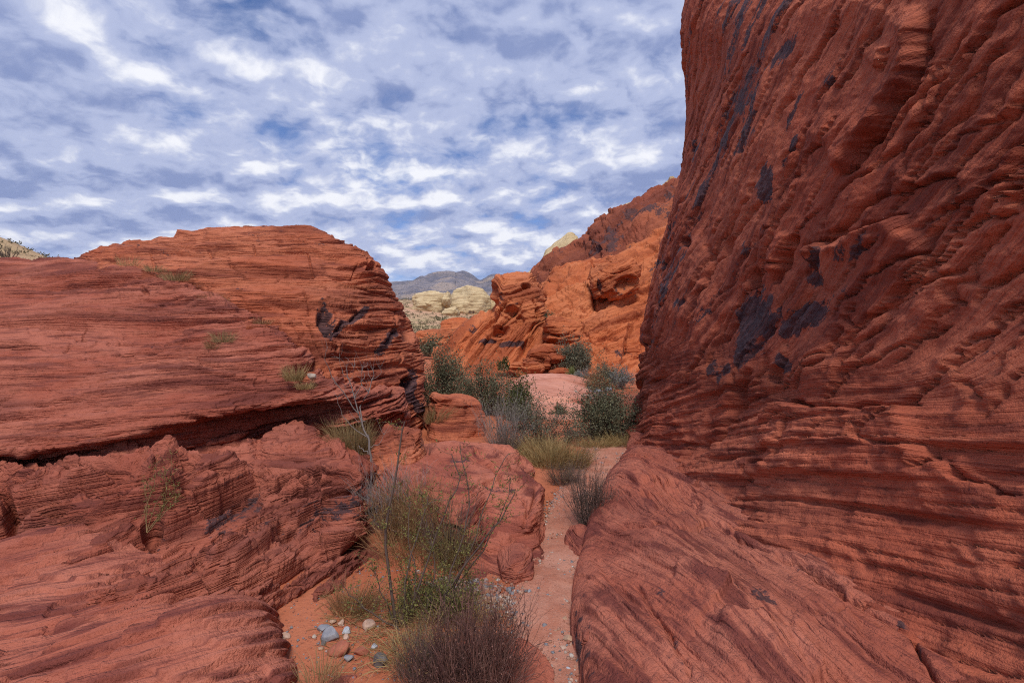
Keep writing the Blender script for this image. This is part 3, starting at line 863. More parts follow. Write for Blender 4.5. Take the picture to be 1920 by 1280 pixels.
    for ex, ey, rx, ry, ang, s in ((1425, 590, 62, 42, 35, .95), (1500, 600, 45, 34, 25, .9), (1395, 640, 44, 30, 50, .7), (1450, 690, 20, 18, 0, .9), (1335, 700, 9, 14, 0, .9),
                                   (1520, 500, 18, 34, -15, .8), (1600, 490, 70, 22, 20, .6), (1815, 660, 36, 48, 10, .9), (1300, 285, 9, 22, 0, .9), (1250, 520, 8, 60, 14, .8),
                                   (1270, 450, 7, 70, 10, .6), (1215, 610, 7, 40, 18, .7), (1370, 250, 20, 90, -25, .7), (1420, 330, 26, 50, -25, .7), (1490, 200, 14, 50, -25, .7),
                                   (1470, 90, 14, 60, -25, .6), (1550, 130, 12, 40, -30, .6), (1320, 40, 12, 24, 0, .6), (1390, 30, 30, 50, 0, .5), (1700, 1110, 5, 5, 0, 0), (1352, 690, 12, 12, 0, .8),
                                   (1560, 560, 14, 20, 0, .6), (1410, 200, 20, 60, -20, .6), (1480, 270, 10, 36, -25, .8), (1330, 580, 10, 40, -10, .5)):
        q = ellipse_mask(wx, wy, ex, ey, rx, ry, ang)
        va = np.maximum(va, s * 1.0 * sstep(1.6, .3, q))
    va = va * (.45 + .85 * sstep(-.35, .35, fbm(hi_bed * 7, al * 1.1, 0 * x, 3, 118)))
    streak = fbm(hi_bed * 4.2, al * .55, 0 * x, 4, 113)
    va = np.maximum(va, 0.72 * sstep(.0, .5, streak) * sstep(3.0, 4.6, y) * sstep(1.0, 2.5, z) * (1 - back))
    tone = 0.6 + 0.45 * fbm(y * .5, z * .5, 0 * x, 3, 115) + 0.5 * mid + .35 * fin  # relief shading put in the colour: recessed plates darker, raised ones lighter
    put_rock('cliff', P2, M_wall, 'towering dark red sandstone cliff with black varnish streaks on the right of the path', 'cliff', bed + N[..., 2] * D, va, tone)


make_foot_slab()
make_cliff()

# ------------------------------------------------------------------ boulders and far formations
def blob(c, r, rz=0.0, nu=120, nv=70, sq=0.75, seed=0, cuts=5, rough=0.16, tilt=0.0):
    """rounded, faceted boulder: super-ellipsoid with a few planes shaved off"""
    R = np.random.RandomState(seed + 100)
    th = np.linspace(0, 2 * np.pi, nu, endpoint=False)
    ph = np.linspace(-np.pi / 2, np.pi / 2, nv)
    T, Q = np.meshgrid(th, ph)
    sp = lambda a: np.sign(a) * np.abs(a) ** sq
    U = np.stack([sp(np.cos(Q)) * sp(np.cos(T)), sp(np.cos(Q)) * sp(np.sin(T)), sp(np.sin(Q))], -1)
    for k in range(cuts):
        n = R.normal(size=3); n[2] = abs(n[2]) * .6 + .0; n /= np.linalg.norm(n)
        h = R.uniform(.62, .9)
        d = np.maximum(U @ n - h, 0)
        U = U - (d * .88)[..., None] * n
    f = fbm(U[..., 0] * 1.4, U[..., 1] * 1.4, U[..., 2] * 1.4, 3, seed)
    U = U * (1 + rough * f)[..., None]
    P = U * np.array(r)
    ca, sa = math.cos(tilt), math.sin(tilt)
    x, z = P[..., 0] * ca - P[..., 2] * sa, P[..., 0] * sa + P[..., 2] * ca
    ca, sa = math.cos(rz), math.sin(rz)
    P = np.stack([x * ca - P[..., 1] * sa + c[0], x * sa + P[..., 1] * ca + c[1], z + c[2]], -1)
    return P.astype(np.float32)


def blob_normals(P):
    Q = np.concatenate([P[:, -1:], P, P[:, :1]], 1)
    return gnormals(Q)[:, 1:-1]


def put_closed(name, P, mat, label, cat, bed, varn=None, tone=None, group=None):
    nv, nu = P.shape[:2]
    z = np.zeros((nv, nu), np.float32)
    at = {'bed': bed, 'varn': z if varn is None else varn, 'tone': z + 1 if tone is None else tone}
    me = mesh_np(name, P, grid_faces(nv, nu, True), mat, True, at)
    return link(name, me, None, label, cat, group)


def boulder(name, c, r, label, mat, cat='boulder', th=0.1, amp=0.03, dip=(0.0, 0.0), seed=0, feats=None, varn=None, group=None, fine=0.012, **kw):
    P = blob(c, r, seed=seed, **kw)
    N = blob_normals(P)
    x, y, z = P[..., 0], P[..., 1], P[..., 2]
    bed = z + dip[0] * x + dip[1] * y + th * .5 * fbm(x / th * .06, y / th * .06, 0 * x, 2, seed)
    v1, n1 = strata(bed, x, y, th, seed + 1, .1 / th)
    v2, n2 = strata(bed, x, y, th * .36, seed + 2, .2 / th)
    k = .1 / th
    D = amp * v1 - amp * .6 * n1 + amp * .4 * v2 - amp * .35 * n2 + fine * fbm(x * 9 * k, y * 9 * k, z * 9 * k, 3, seed + 4)
    D += amp * 2.2 * terr(fbm(x * 2.2 * k + .3 * fbm(x * 9 * k, y * 9 * k, z * 9 * k, 2, seed + 9), y * 2.2 * k, bed * 5 * k, 3, seed + 7), 5, .14)
    D += amp * .8 * fbm(x * 2.5 * k, y * 2.5 * k, z * 2.5 * k, 3, seed + 6)
    cx, cy = chart(P)
    frontal = N[..., 1] < 0.35
    if feats:
        D2 = np.zeros_like(D)
        for f in feats:
            if f[0] == 'd': dent(D2, cx, cy, *f[1:])
            else: crack(D2, cx, cy, *f[1:])
        D += D2 * frontal
    va = 0 * x
    for (ex, ey, rx, ry, s) in (varn or ()):
        va = np.maximum(va, s * sstep(1.3, .5, ellipse_mask(cx, cy, ex, ey, rx, ry)) * frontal)
    P2 = P + N * D[..., None]
    return put_closed(name, P2, mat, label, cat, bed, va, 0.85 + 0.4 * fbm(x * k * 2, y * k * 2, z * k * 2, 2, seed + 8), group)


def cpx(px, py, Y, dz=0.0):
    p = PX(px, py, Y)
    return (p[0], p[1], p[2] + dz)


def near_boulders():
    boulder('rock_hump', (-.62, 5.40, -.06), (.95, 1.85, .43), 'long low rough red rock between the thicket and the path', M_slab, 'rock', th=.13, amp=.024, dip=(.12, .05), seed=3, nu=520, nv=260, sq=.8, rz=.17, rough=.34, cuts=5, fine=.02,
            feats=[('c', [(870, 860), (930, 880), (985, 935), (1000, 1000)], 5, .05, .03, 25, 6), ('d', 935, 905, 30, 9, .05), ('d', 900, 850, 16, 10, .05), ('c', [(975, 1000), (1000, 960), (1012, 905)], 4, .05, .02, 20, 4)], varn=[(935, 912, 40, 10, .5), (870, 870, 30, 20, .35)])
    boulder('boulder', (-1.22, 5.65, .28), (.36, .62, .46), 'squat cracked red boulder behind the bare grey sapling', M_dome, th=.10, amp=.03, dip=(-.3, .0), seed=5, nu=240, nv=150, rough=.22)
    boulder('boulder', (-1.04, 8.6, .18), (.50, .80, .40), 'flat-topped angular red block beside the foot of the dome', M_dome, th=.13, amp=.025, dip=(.15, .05), seed=19, nu=240, nv=140, sq=.5, rough=.2, cuts=3, rz=.35, tilt=-.14,
            feats=[('c', [(800, 752), (850, 757)], 3, .06, .0, 1, 2)])
    boulder('boulder', (.02, 3.70, -.01), (.13, .24, .12), 'small rounded red knob jutting from the path edge by the gravel', M_slab, th=.05, amp=.008, seed=9, nu=120, nv=80, fine=.004)
    boulder('boulder', (.415, 2.70, .05), (.075, .12, .085), 'small dark-sided red boulder at the foot of the slickrock slab', M_slab, th=.06, amp=.006, seed=11, nu=110, nv=70, sq=.6, fine=.003, varn=[(1075, 1220, 22, 36, .8)])
    boulder('rock_ramp', (-.17, 4.35, -.10), (.40, .80, .27), 'low sloping red bedrock at the front of the long rough rock, beside the gravel heap', M_slab, 'rock', th=.09, amp=.018, dip=(.2, .1), seed=41, nu=260, nv=140, sq=.85, rz=.15, rough=.3, cuts=5, fine=.012)
    boulder('boulder', (.60, 4.2, -.02), (.16, .26, .075), 'low broken red outcrop where the path bends along the slab', M_slab, th=.05, amp=.016, seed=12, nu=140, nv=90, fine=.006, cuts=7)
    boulder('boulder', (-.13, 2.62, -.05), (.32, .40, .10), 'half-buried red rock rib under the dark brushy bush', M_slab, th=.06, amp=.012, seed=14, nu=140, nv=80, rz=.4)
    boulder('boulder', (-.78, 2.36, -.03), (.17, .15, .10), 'half-buried red rock at the bottom edge below the grey stones', M_slab, th=.05, amp=.012, seed=15, nu=120, nv=70)


def pale_slab():
    nu, nv = 260, 320
    U, V = np.meshgrid(np.linspace(-1, 1, nu), np.linspace(-1, 1, nv))
    xc = 1.05 + .35 * V
    X = xc + U * (1.15 + .5 * V); Y = 14.0 + V * 4.6
    h = .42 * np.clip(1 - np.abs(U) ** 2.6, 0, 1) * np.clip(1 - np.abs(V) ** 3, 0, 1)
    Z = -.10 + h + .05 * V
    P = np.stack([X, Y, Z], -1).astype(np.float32)
    N = gnormals(P)
    x, y, z = X, Y, Z
    bed = z + .12 * x + .1 * y
    v1, n1 = strata(bed, x, y, .16, 120, .5)
    D = .05 * v1 - .04 * n1 + .10 * fbm(x * .8, y * .8, z, 3, 121) * sstep(0, .2, h) + .02 * fbm(x * 4, y * 4, z, 3, 122)
    put_rock('rock_slab', P + N * D[..., None], M_pale, 'pale pink slickrock hump in the wash beyond the bushes', 'rock slab', bed, None, 0.9 + .3 * fbm(x, y, z, 3, 123))


def pinnacle():
    tops = [(812, 690, 0), (828, 662, 0), (850, 630, 0), (872, 611, 0), (895, 594, 0), (915, 584, 0), (926, 575, .3), (931, 530, 1), (945, 518, 1), (970, 515, 1), (995, 516, 1), (1008, 530, 1), (1018, 556, 1), (1026, 582, .8), (1030, 625, .3), (1042, 680, 0)]
    L = []
    for px, T, w in tops:
        a = 652 if T < 640 else T + (700 - T) * .5
        L.append(colpx(px, [(19.0, -.5), (19.5, 702), (20.4, 678), (21.0, a), (21.3, a + (T - a) * .35), (21.6, a + (T - a) * .7), (21.9, a + (T - a) * .93), (22.5, T), (23.6, EYE + (HZ - T) / F * 22.5 - .05), (24.6, 0.9), (25.5, -.5)]))
    P = loft(L, 420, 380, even=.7)
    N = gnormals(P)
    x, y, z = P[..., 0], P[..., 1], P[..., 2]
    cx, cy = chart(P)
    tower = sstep(925, 945, cx) * sstep(610, 580, cy)
    bed = (z * .62 - x * .78) * (1 - tower) + tower * (z * .9 - x * .25)
    v1, n1 = strata(bed, y, x, .62, 130, .2)
    v2, n2 = strata(bed, y, x, .2, 132, .5)
    jg = .25 * fbm(x * 2, y * 2, z * 2, 3, 131)
    D = .28 * terr(fbm(x * .35 + jg, y * .35, bed * .8, 3, 133), 6, .10) + .14 * terr(fbm(x * 1.1 + jg, y * 1.1, bed * 2.2, 3, 135), 5, .14)
    D += .14 * v1 - .13 * n1 + .06 * v2 - .06 * n2 + .22 * fbm(x * .6, y * .6, z * .6, 3, 134) + .04 * fbm(x * 3, y * 3, z * 3, 3, 136)
    for e in ((986, 535, 11, 8, .65, 0, .05, .5), (958, 582, 18, 10, .36, 0, .06, .8), (936, 622, 22, 13, .42, 10, .06, .8), (975, 600, 10, 12, .25, 0), (1010, 585, 8, 14, .2, 0)):
        dent(D, cx, cy, *e)
    for pts, w, dp, st in (([(930, 552), (955, 551), (985, 540)], 2, .3, .1), ([(985, 560), (940, 610), (895, 660), (870, 690)], 4, .3, .2), ([(955, 565), (905, 615), (870, 660)], 3, .25, .15),
                           ([(1005, 600), (985, 640), (960, 690)], 3, .22, .1), ([(1000, 560), (1020, 600)], 3, .15, .1), ([(900, 590), (850, 650)], 3, .15, .1)):
        crack(D, cx, cy, pts, w, dp, st, 9, 2, seed=int(pts[0][0]))
    D -= .3 * sstep(.25, .5, fbm(bed * .9, y * .5, x * .4, 3, 139)) * (1 - tower)
    va = 0 * x
    for ex, ey, rx, ry, s in ((915, 640, 20, 5, .8), (955, 645, 24, 6, .8), (975, 645, 10, 8, .8), (940, 560, 9, 14, .5), (880, 610, 18, 10, .5), (965, 570, 14, 7, .45)):
        va = np.maximum(va, s * sstep(1.4, .5, ellipse_mask(cx, cy, ex, ey, rx, ry)))
    put_rock('rock_pinnacle', P + N * D[..., None], M_far, 'orange sandstone knob pierced by round hollows above sloping slabs, centre of the view', 'rock pinnacle', bed, va, .9 + .35 * fbm(x * .5, y * .5, z * .5, 3, 138))


def hillside():
    T = [(1000, 640), (1017, 552), (1040, 524), (1066, 503), (1095, 494), (1125, 487), (1150, 474), (1175, 462), (1205, 450), (1236, 437), (1290, 415), (1380, 380)]
    L = []
    for px, t in T:
        L.append(colpx(px, [(21.0, -.6), (21.6, 700), (22.3, 680 if px > 1010 else 690), (23.2, 645), (24.2, 600 if t < 590 else 645), (25.6, t + (600 - t) * .62 if t < 590 else 643), (27.5, t + (600 - t) * .3 if t < 590 else 642), (30, t + (600 - t) * .08 if t < 590 else 641), (33, t), (37, EYE + (HZ - t) / F * 33 - .6), (42, -1)]))
    P = loft(L, 460, 420, even=.7)
    N = gnormals(P)
    x, y, z = P[..., 0], P[..., 1], P[..., 2]
    cx, cy = chart(P)
    bed = z * .9 - x * .35 + .1 * y
    v1, n1 = strata(bed, x, y, .7, 140, .2)
    v2, n2 = strata(bed, x, y, .2, 142, .5)
    jg = .3 * fbm(x * 1.5, y * 1.5, z * 1.5, 3, 141)
    D = .95 * terr(fbm(x * .25 + jg * .4, y * .25, bed * .45, 3, 143), 6, .09) + .45 * terr(fbm(x * .8 + jg, y * .8, bed * 1.6, 3, 145), 5, .13)
    D += .18 * v1 - .15 * n1 + .06 * v2 - .06 * n2 + .4 * fbm(x * .3, y * .3, z * .3, 3, 144) + .05 * fbm(x * 2.5, y * 2.5, z * 2.5, 3, 146)
    for e in ((1090, 541, 10, 7, .5, 10, .05), (1090, 575, 30, 20, .25, 0), (1215, 535, 25, 10, .5, 15), (1130, 640, 30, 26, .25, 0)):
        dent(D, cx, cy, *e)
    for pts, w, dp, st in (([(1112, 495), (1110, 545), (1118, 575)], 4, .6, .2), ([(1118, 570), (1150, 562), (1185, 545)], 3, .5, .2), ([(1030, 555), (1050, 530), (1075, 515)], 3, .3, .2),
                           ([(1090, 620), (1120, 650), (1140, 690)], 3, .3, .15), ([(1190, 600), (1170, 650), (1165, 690)], 3, .3, .15), ([(1040, 590), (1080, 575), (1110, 580)], 3, .25, .15)):
        crack(D, cx, cy, pts, w, dp, st, 10, 3, seed=int(pts[0][1]))
    D -= np.percentile(D, 65)
    va = 0.42 * sstep(.1, .5, fbm(x * .4, y * .4, bed * 1.2, 3, 147))
    put_rock('rock_hillside', P + N * D[..., None], M_far, 'sunlit orange rock face below the ridge with a round socket and leaning blocks', 'rock face', bed, va, .85 + .4 * fbm(x * .3, y * .3, z * .3, 3, 148))

    T = [(985, 640), (1004, 560), (1014, 522), (1036, 497), (1062, 478), (1092, 455), (1118, 440), (1125, 428), (1152, 416), (1190, 392), (1228, 366), (1262, 347), (1330, 305), (1430, 250)]
    L = []
    for px, t in T:
        L.append(colpx(px, [(33, -1.5), (34, 640), (37, t + (640 - t) * .72), (41, t + (640 - t) * .5), (46, t + (640 - t) * .3), (51, t + (640 - t) * .14), (56, t + (640 - t) * .04), (60, t), (66, EYE + (HZ - t) / F * 60 - 1.0), (78, -1)]))
    P = loft(L, 420, 300, even=.7)
    N = gnormals(P)
    x, y, z = P[..., 0], P[..., 1], P[..., 2]
    cx, cy = chart(P)
    bed = z * .8 - x * .55 + .1 * y
    v1, n1 = strata(bed, x, y, 1.7, 150, .09)
    v2, n2 = strata(bed, x, y, .5, 152, .2)
    jg = .3 * fbm(x * .6, y * .6, z * .6, 3, 151)
    D = 3.0 * terr(fbm(x * .10 + jg * .5, y * .10, bed * .2, 3, 153), 7, .08) + 1.0 * terr(fbm(x * .35 + jg, y * .35, bed * .7, 3, 155), 5, .12)
    D += .3 * v1 - .35 * n1 + .14 * v2 - .14 * n2 + .6 * fbm(x * .14, y * .14, z * .14, 3, 154) + .12 * fbm(x * 1.2, y * 1.2, z * 1.2, 3, 156)
    D -= .5 * sstep(.2, .5, fbm(x * .25, y * .25, bed * .7, 3, 158))
    D -= np.percentile(D, 75)
    va = 0.5 * sstep(.0, .5, fbm(x * .2, y * .2, bed * .6, 3, 157))
    put_rock('rock_ridge', P + N * D[..., None], M_ridge, 'long maroon rock ridge climbing to the right behind the orange face', 'rock ridge', bed, va, .7 + .5 * fbm(x * .15, y * .15, z * .15, 3, 159))

    # tan crest peeping over the red ridge, split into two visible stretches
    for tops, lab, sd in (([(975, 545), (992, 521), (1004, 512), (1010, 515), (1018, 496), (1028, 483), (1042, 473), (1056, 466), (1068, 457), (1076, 459), (1084, 470), (1100, 480), (1130, 500)], 'pale tan rock crest at the low end of the maroon ridge', 160),
                          ([(1110, 470), (1140, 432), (1160, 410), (1178, 399), (1196, 387), (1215, 378), (1228, 367), (1240, 360), (1252, 350), (1260, 346), (1275, 352), (1330, 340)], 'tan boulder-topped crest high on the maroon ridge near the cliff', 165)):
        L = []
        for px, t in tops:
            L.append(colpx(px, [(63, EYE + (HZ - t - 60) / F * 63), (65, t + 30), (67, t + 12), (69, t - 9), (71, t - 16), (75, EYE + (HZ - t) / F * 71 - .6), (82, EYE + (HZ - t) / F * 71 - 6)]))
        P = loft(L, 220, 90, even=.7)
        N = gnormals(P)
        x, y, z = P[..., 0], P[..., 1], P[..., 2]
        bed = z * .7 - x * .6
        v1, n1 = strata(bed, x, y, 1.0, sd, .2)
        D = .3 * v1 - .3 * n1 + .7 * fbm(x * .3, y * .3, z * .3, 4, sd + 2)
        put_rock('rock_crest', P + N * D[..., None], M_tan, lab, 'rock crest', bed, 0.35 * sstep(.1, .5, fbm(x * .4, y * .4, z * .4, 3, sd + 3)), .9 + .3 * fbm(x * .4, y * .4, z * .4, 2, sd + 4))


def far_boulders():
    B = lambda px, py, Y, rx, ry, lab, seed, mat=M_far, dep=1.0, **kw: boulder('boulder', cpx(px, py, Y), (rx * Y / F, max(rx, ry) * Y / F * dep, ry * Y / F), lab, mat, seed=seed, th=kw.pop('th', .012 * Y), amp=kw.pop('amp', .0035 * Y), fine=.0012 * Y, nu=kw.pop('nu', 130), nv=kw.pop('nv', 80), **kw)
    B(1153, 524, 25.5, 47, 37, 'huge bulging orange boulder with a dark hollow underside, leaning on the rock face', 21, sq=.72, rough=.14, cuts=3, nu=260, nv=150, dip=(-.5, 0), tilt=.2,
      feats=[('d', 1172, 532, 24, 15, .5, 25, .05), ('c', [(1120, 505), (1150, 512), (1190, 498)], 2.5, .1, .08, 9, 3), ('c', [(1118, 520), (1116, 545), (1140, 556)], 2.5, .2, .1, 9, 2)], varn=[(1122, 535, 8, 16, .7), (1170, 548, 20, 6, .5)])  # second dark ellipse paints the shadow under the bulge
    B(1049, 619, 21, 41, 24, 'wide layered orange boulder perched right of the pierced knob', 22, sq=.6, rough=.12, nu=220, nv=130, feats=[('c', [(1015, 622), (1050, 632), (1088, 615)], 2.5, .2, .1, 9, 2)])
    B(1012, 666, 19.6, 30, 19, 'cracked orange boulder topping the small rock pile', 23, sq=.65, nu=180, nv=110)
    B(1000, 684, 18.6, 18, 13, 'rounded orange rock at the lower end of the small pile', 24, sq=.6)
    B(1024, 681, 18.8, 10, 12, 'upright orange block wedged in the middle of the pile', 25, sq=.5)
    B(1043, 674, 19.0, 15, 11, 'flat orange rock on the shrub side of the pile', 26, sq=.6)
    B(1036, 664, 19.4, 10, 9, 'small orange rock on top of the pile between two larger ones', 27, sq=.6)
    B(1052, 698, 18.5, 22, 9, 'low pinkish slab of rock under the pile beside the green shrub', 28, sq=.6)
    B(968, 686, 19.0, 12, 6, 'little reddish rock lying before the pile', 20, sq=.6)
    B(812, 640, 33, 34, 20, 'smooth orange rock dome in the gap between dome and knob', 29, sq=.85, th=.6)
    B(858, 622, 36, 34, 24, 'orange rock shoulder rising behind the sloping slabs', 30, sq=.8, th=.6)
    B(1182, 672, 23, 34, 30, 'reddish rock bulge behind the grey brush at the cliff corner', 31, sq=.75, nu=180, nv=110)
    # tan knobs far out on the desert slope
    T = dict(mat=M_tan, th=2.6, amp=.26)
    B(806, 571, 150, 38, 27, 'broad tan rock knob far out below the mountain, nearest the red dome', 32, rough=.24, sq=1.0, cuts=4, nu=200, nv=120, **T)
    B(838, 560, 146, 9, 15, 'narrow upright tan rock between the two big tan knobs', 33, rough=.2, **T)
    B(880, 572, 155, 40, 33, 'tallest tan rock knob far out below the mountain, with a dark stained foot', 34, rough=.24, sq=1.0, cuts=4, nu=200, nv=120, varn=[(885, 590, 12, 14, .6)], **T)
    B(915, 572, 158, 24, 20, 'pale tan rock shoulder beside the pierced orange knob', 35, rough=.3, cuts=6, **T)
    B(845, 585, 140, 16, 12, 'low tan rock lying at the foot of the tan knobs', 36, rough=.3, **T)


def mountains():
    pts = [(500, 560), (600, 545), (690, 534), (735, 531), (758, 529), (778, 528), (796, 521), (815, 513), (832, 511), (846, 512), (855, 516), (866, 511), (876, 513), (888, 519), (900, 526), (908, 523), (918, 518), (932, 517), (950, 521), (980, 530), (1030, 536), (1100, 545), (1250, 560)]
    L = []
    for px, t in pts:
        L.append(colpx(px, [(4300, 30.0), (4700, 574), (5100, t + (574 - t) * .72), (5500, t + (574 - t) * .45), (5900, t + (574 - t) * .22), (6300, t), (6800, t + 10), (7600, 20.0)]))
    P = loft(L, 620, 260, even=.6)
    N = gnormals(P)
    x, y, z = P[..., 0], P[..., 1], P[..., 2]
    hgt = sstep(60, 300, z)
    D = 95 * ridged(x * .0022, y * .0014, z * .001, 4, 170) * hgt * sstep(900, 600, z) + 22 * fbm(x * .012, y * .012, z * .012, 4, 172)
    v1, n1 = strata(z + .02 * x, x, y, 70, 174, .002)
    D = D * .8 + 16 * v1 - 14 * n1
    crest = sstep(6150, 6300, y)
    D *= 1 - .75 * crest
    P2 = P + N * D[..., None]
    me = mesh_np('mountains', P2, grid_faces(*P.shape[:2]), M_mount, True, {'bed': z + .02 * x, 'tone': fbm(x * .003, y * .003, z * .01, 4, 176)})
    link('mountains', me, kind='structure', label='grey-violet mountain range with pale bands on the horizon')


def mount_mat():
    m, b, bs = principled('limestone_mountain', 0.95, 0.05)
    bed = b.attr('bed'); tone = b.attr('tone')
    co = b.node('ShaderNodeTexCoord').outputs['Object']
    x, y, z = b.sep(co)
    n = b.noise(b.xyz(b.m('MULTIPLY', x, .002), b.m('MULTIPLY', y, .002), b.m('MULTIPLY', bed, .022)), 1, 4, .6)
    scrub = b.noise(co, .05, 3, .7)
    c = b.mix(b.ss(n, .42, .62), (.13, .12, .15), (.25, .21, .21))
    c = b.mix(b.ss(tone, .05, .4), c, (.31, .24, .20))
    c = b.mix(b.m('MULTIPLY', b.ss(scrub, .5, .62), .6), c, (.045, .05, .055))
    b.put(bs.inputs['Base Color'], c)
    return m


M_pale = rock_mat('sandstone_pale', (0.55, 0.235, 0.165), (0.62, 0.30, 0.22), (0.38, 0.14, 0.09), lam=20, grain=34, lam_d=0.010, gr_d=0.008, bump=0.7, stain=.2)
M_ridge = rock_mat('sandstone_ridge', (0.29, 0.080, 0.048), (0.40, 0.125, 0.065), (0.13, 0.036, 0.028), lam=4, grain=6, lam_d=0.08, gr_d=0.08, bump=0.8, varn_c=(.10, .045, .045))
M_tan = rock_mat('sandstone_tan', (0.56, 0.42, 0.23), (0.65, 0.51, 0.31), (0.36, 0.23, 0.12), lam=2.5, grain=3, lam_d=0.15, gr_d=0.15, bump=0.8, varn_c=(.16, .09, .06), stain=.3)
M_mount = mount_mat()
near_boulders()
pale_slab()
pinnacle()
hillside()
far_boulders()
mountains()

# ------------------------------------------------------------------ path
def make_path():
    yv = np.linspace(0.9, 9.2, 420)
    wl = np.interp(yv, [0.9, 2.5, 3.2, 4.0, 4.8, 5.6, 6.6, 7.6, 9.2], [.26, .26, .24, .24, .22, .26, .34, .34, .25])
    U = np.linspace(-1, 1, 40)
    Y, S = np.meshgrid(yv, U, indexing='ij')
    e = 1 + .55 * fbm(Y * 2.6, np.sign(S) * 3.0 + 0 * Y, 0 * Y, 4, 201)
    X = path_x(Y) + S * wl[:, None] * e
    Z = ground_z(X, Y) + .004 + .010 * (1 - np.abs(S) ** 2) + .022 * fbm(X * 6, Y * 6, 0 * X, 4, 203) * (1 - S ** 4)
    Z = np.maximum(Z, ground_z(X, Y) + .004 * (np.abs(S) < .97) - .01 * (np.abs(S) >= .97))
    P = np.stack([X, Y, Z], -1)
    me = mesh_np('path', P, grid_faces(*P.shape[:2]), M_path, True)
    link('path', me, kind='structure', label='narrow trodden path of pale gravelly red sand')


def path_mat():
    m, b, bs = principled('path_sand', 0.95, 0.1)
    co = b.node('ShaderNodeTexCoord').outputs['Object']
    n1 = b.noise(co, 3.0, 4, 0.6)
    n2 = b.noise(co, 45, 4, 0.7)
    n3 = b.noise(co, 130, 3, 0.7)
    c = b.mix(b.ss(n1, 0.35, 0.65), (0.41, 0.16, 0.105), (0.49, 0.235, 0.17))
    c = b.mix(b.m('MULTIPLY', b.ss(n2, 0.55, 0.68), 0.6), c, (0.24, 0.10, 0.07))
    c = b.mix(b.m('MULTIPLY', b.ss(n3, 0.60, 0.68), 0.7), c, (0.50, 0.38, 0.33))
    b.put(bs.inputs['Base Color'], c)
    bp = b.node('ShaderNodeBump')
    bp.inputs['Strength'].default_value = 0.9
    bp.inputs['Distance'].default_value = 1.0
    b.put(bp.inputs['Height'], b.m('ADD', b.m('MULTIPLY', n2, 0.014), b.m('MULTIPLY', n3, 0.006)))
    b.l.new(bp.outputs[0], bs.inputs['Normal'])
    return m


M_path = path_mat()
make_path()


# ------------------------------------------------------------------ plants
def tubes(poly, rad, sides=4):
    """poly (M,n,3), rad (M,n) -> verts, quads"""
    poly = np.asarray(poly, float); rad = np.asarray(rad, float)
    M, n, _ = poly.shape
    t = np.gradient(poly, axis=1)
    t /= np.maximum(np.linalg.norm(t, axis=-1, keepdims=True), 1e-9)
    ref = np.where(np.abs(t[..., 2:3]) > .9, np.array([1., 0, 0]), np.array([0, 0, 1.]))
    a = np.cross(t, ref); a /= np.maximum(np.linalg.norm(a, axis=-1, keepdims=True), 1e-9)
    c = np.cross(t, a)
    an = np.arange(sides) * 2 * np.pi / sides
    V = poly[:, :, None] + rad[:, :, None, None] * (np.cos(an)[None, None, :, None] * a[:, :, None] + np.sin(an)[None, None, :, None] * c[:, :, None])
    idx = np.arange(M * n * sides).reshape(M, n, sides)
    nx = np.roll(idx, -1, axis=2)
    Q = np.stack([idx[:, :-1], nx[:, :-1], nx[:, 1:], idx[:, 1:]], -1).reshape(-1, 4)
    return V.reshape(-1, 3), Q


def leaf_quads(C, D, size, aspect=.5, R=None, fold=.15):
    """diamond leaves at C pointing along D"""
    R = R or np.random.RandomState(1)
    n = len(C)
    D = D / np.maximum(np.linalg.norm(D, axis=-1, keepdims=True), 1e-9)
    r = R.normal(size=(n, 3))
    S = np.cross(D, r); S /= np.maximum(np.linalg.norm(S, axis=-1, keepdims=True), 1e-9)
    U = np.cross(S, D)
    s = (np.asarray(size) * R.uniform(.6, 1.25, n))[:, None]
    a = C; b_ = C + D * s * .5 + S * s * aspect * .5 + U * s * fold; c = C + D * s; d = C + D * s * .5 - S * s * aspect * .5 + U * s * fold
    V = np.stack([a, b_, c, d], 1).reshape(-1, 3)
    i = np.arange(n * 4).reshape(n, 4)
    return V, i


def ribbons(poly, wid, R):
    """grass blades: poly (M,n,3), wid (M,n)"""
    M, n, _ = poly.shape
    t = poly[:, -1] - poly[:, 0]
    s = np.cross(t, R.normal(size=(M, 3))); s /= np.maximum(np.linalg.norm(s, axis=-1, keepdims=True), 1e-9)
    A = poly + s[:, None] * wid[..., None] * .5; B = poly - s[:, None] * wid[..., None] * .5
    V = np.stack([A, B], 2).reshape(-1, 3)
    i = np.arange(M * n * 2).reshape(M, n, 2)
    Q = np.stack([i[:, :-1, 0], i[:, :-1, 1], i[:, 1:, 1], i[:, 1:, 0]], -1).reshape(-1, 4)
    return V, Q


def plant_mat(name, c1, c2, c3=None, trans=0.25, scale=9.0, rough=.7):
    m, b, bs = principled(name, rough, 0.25)
    co = b.node('ShaderNodeTexCoord').outputs['Object']
    t = b.attr('tone')
    c = b.mix(t, c1, c2)
    if c3:
        c = b.mix(b.m('MULTIPLY', b.ss(b.noise(co, scale, 2, .5), .52, .70), .8), c, c3)
    b.put(bs.inputs['Base Color'], c)
    if trans:
        tr = b.node('ShaderNodeBsdfTranslucent')
        b.put(tr.inputs[0], c)
        mx = b.node('ShaderNodeMixShader')
        mx.inputs[0].default_value = trans
        b.l.new(bs.outputs[0], mx.inputs[1]); b.l.new(tr.outputs[0], mx.inputs[2])
        out = [n for n in b.n if n.type == 'OUTPUT_MATERIAL'][0]
        b.l.new(mx.outputs[0], out.inputs[0])
    return m


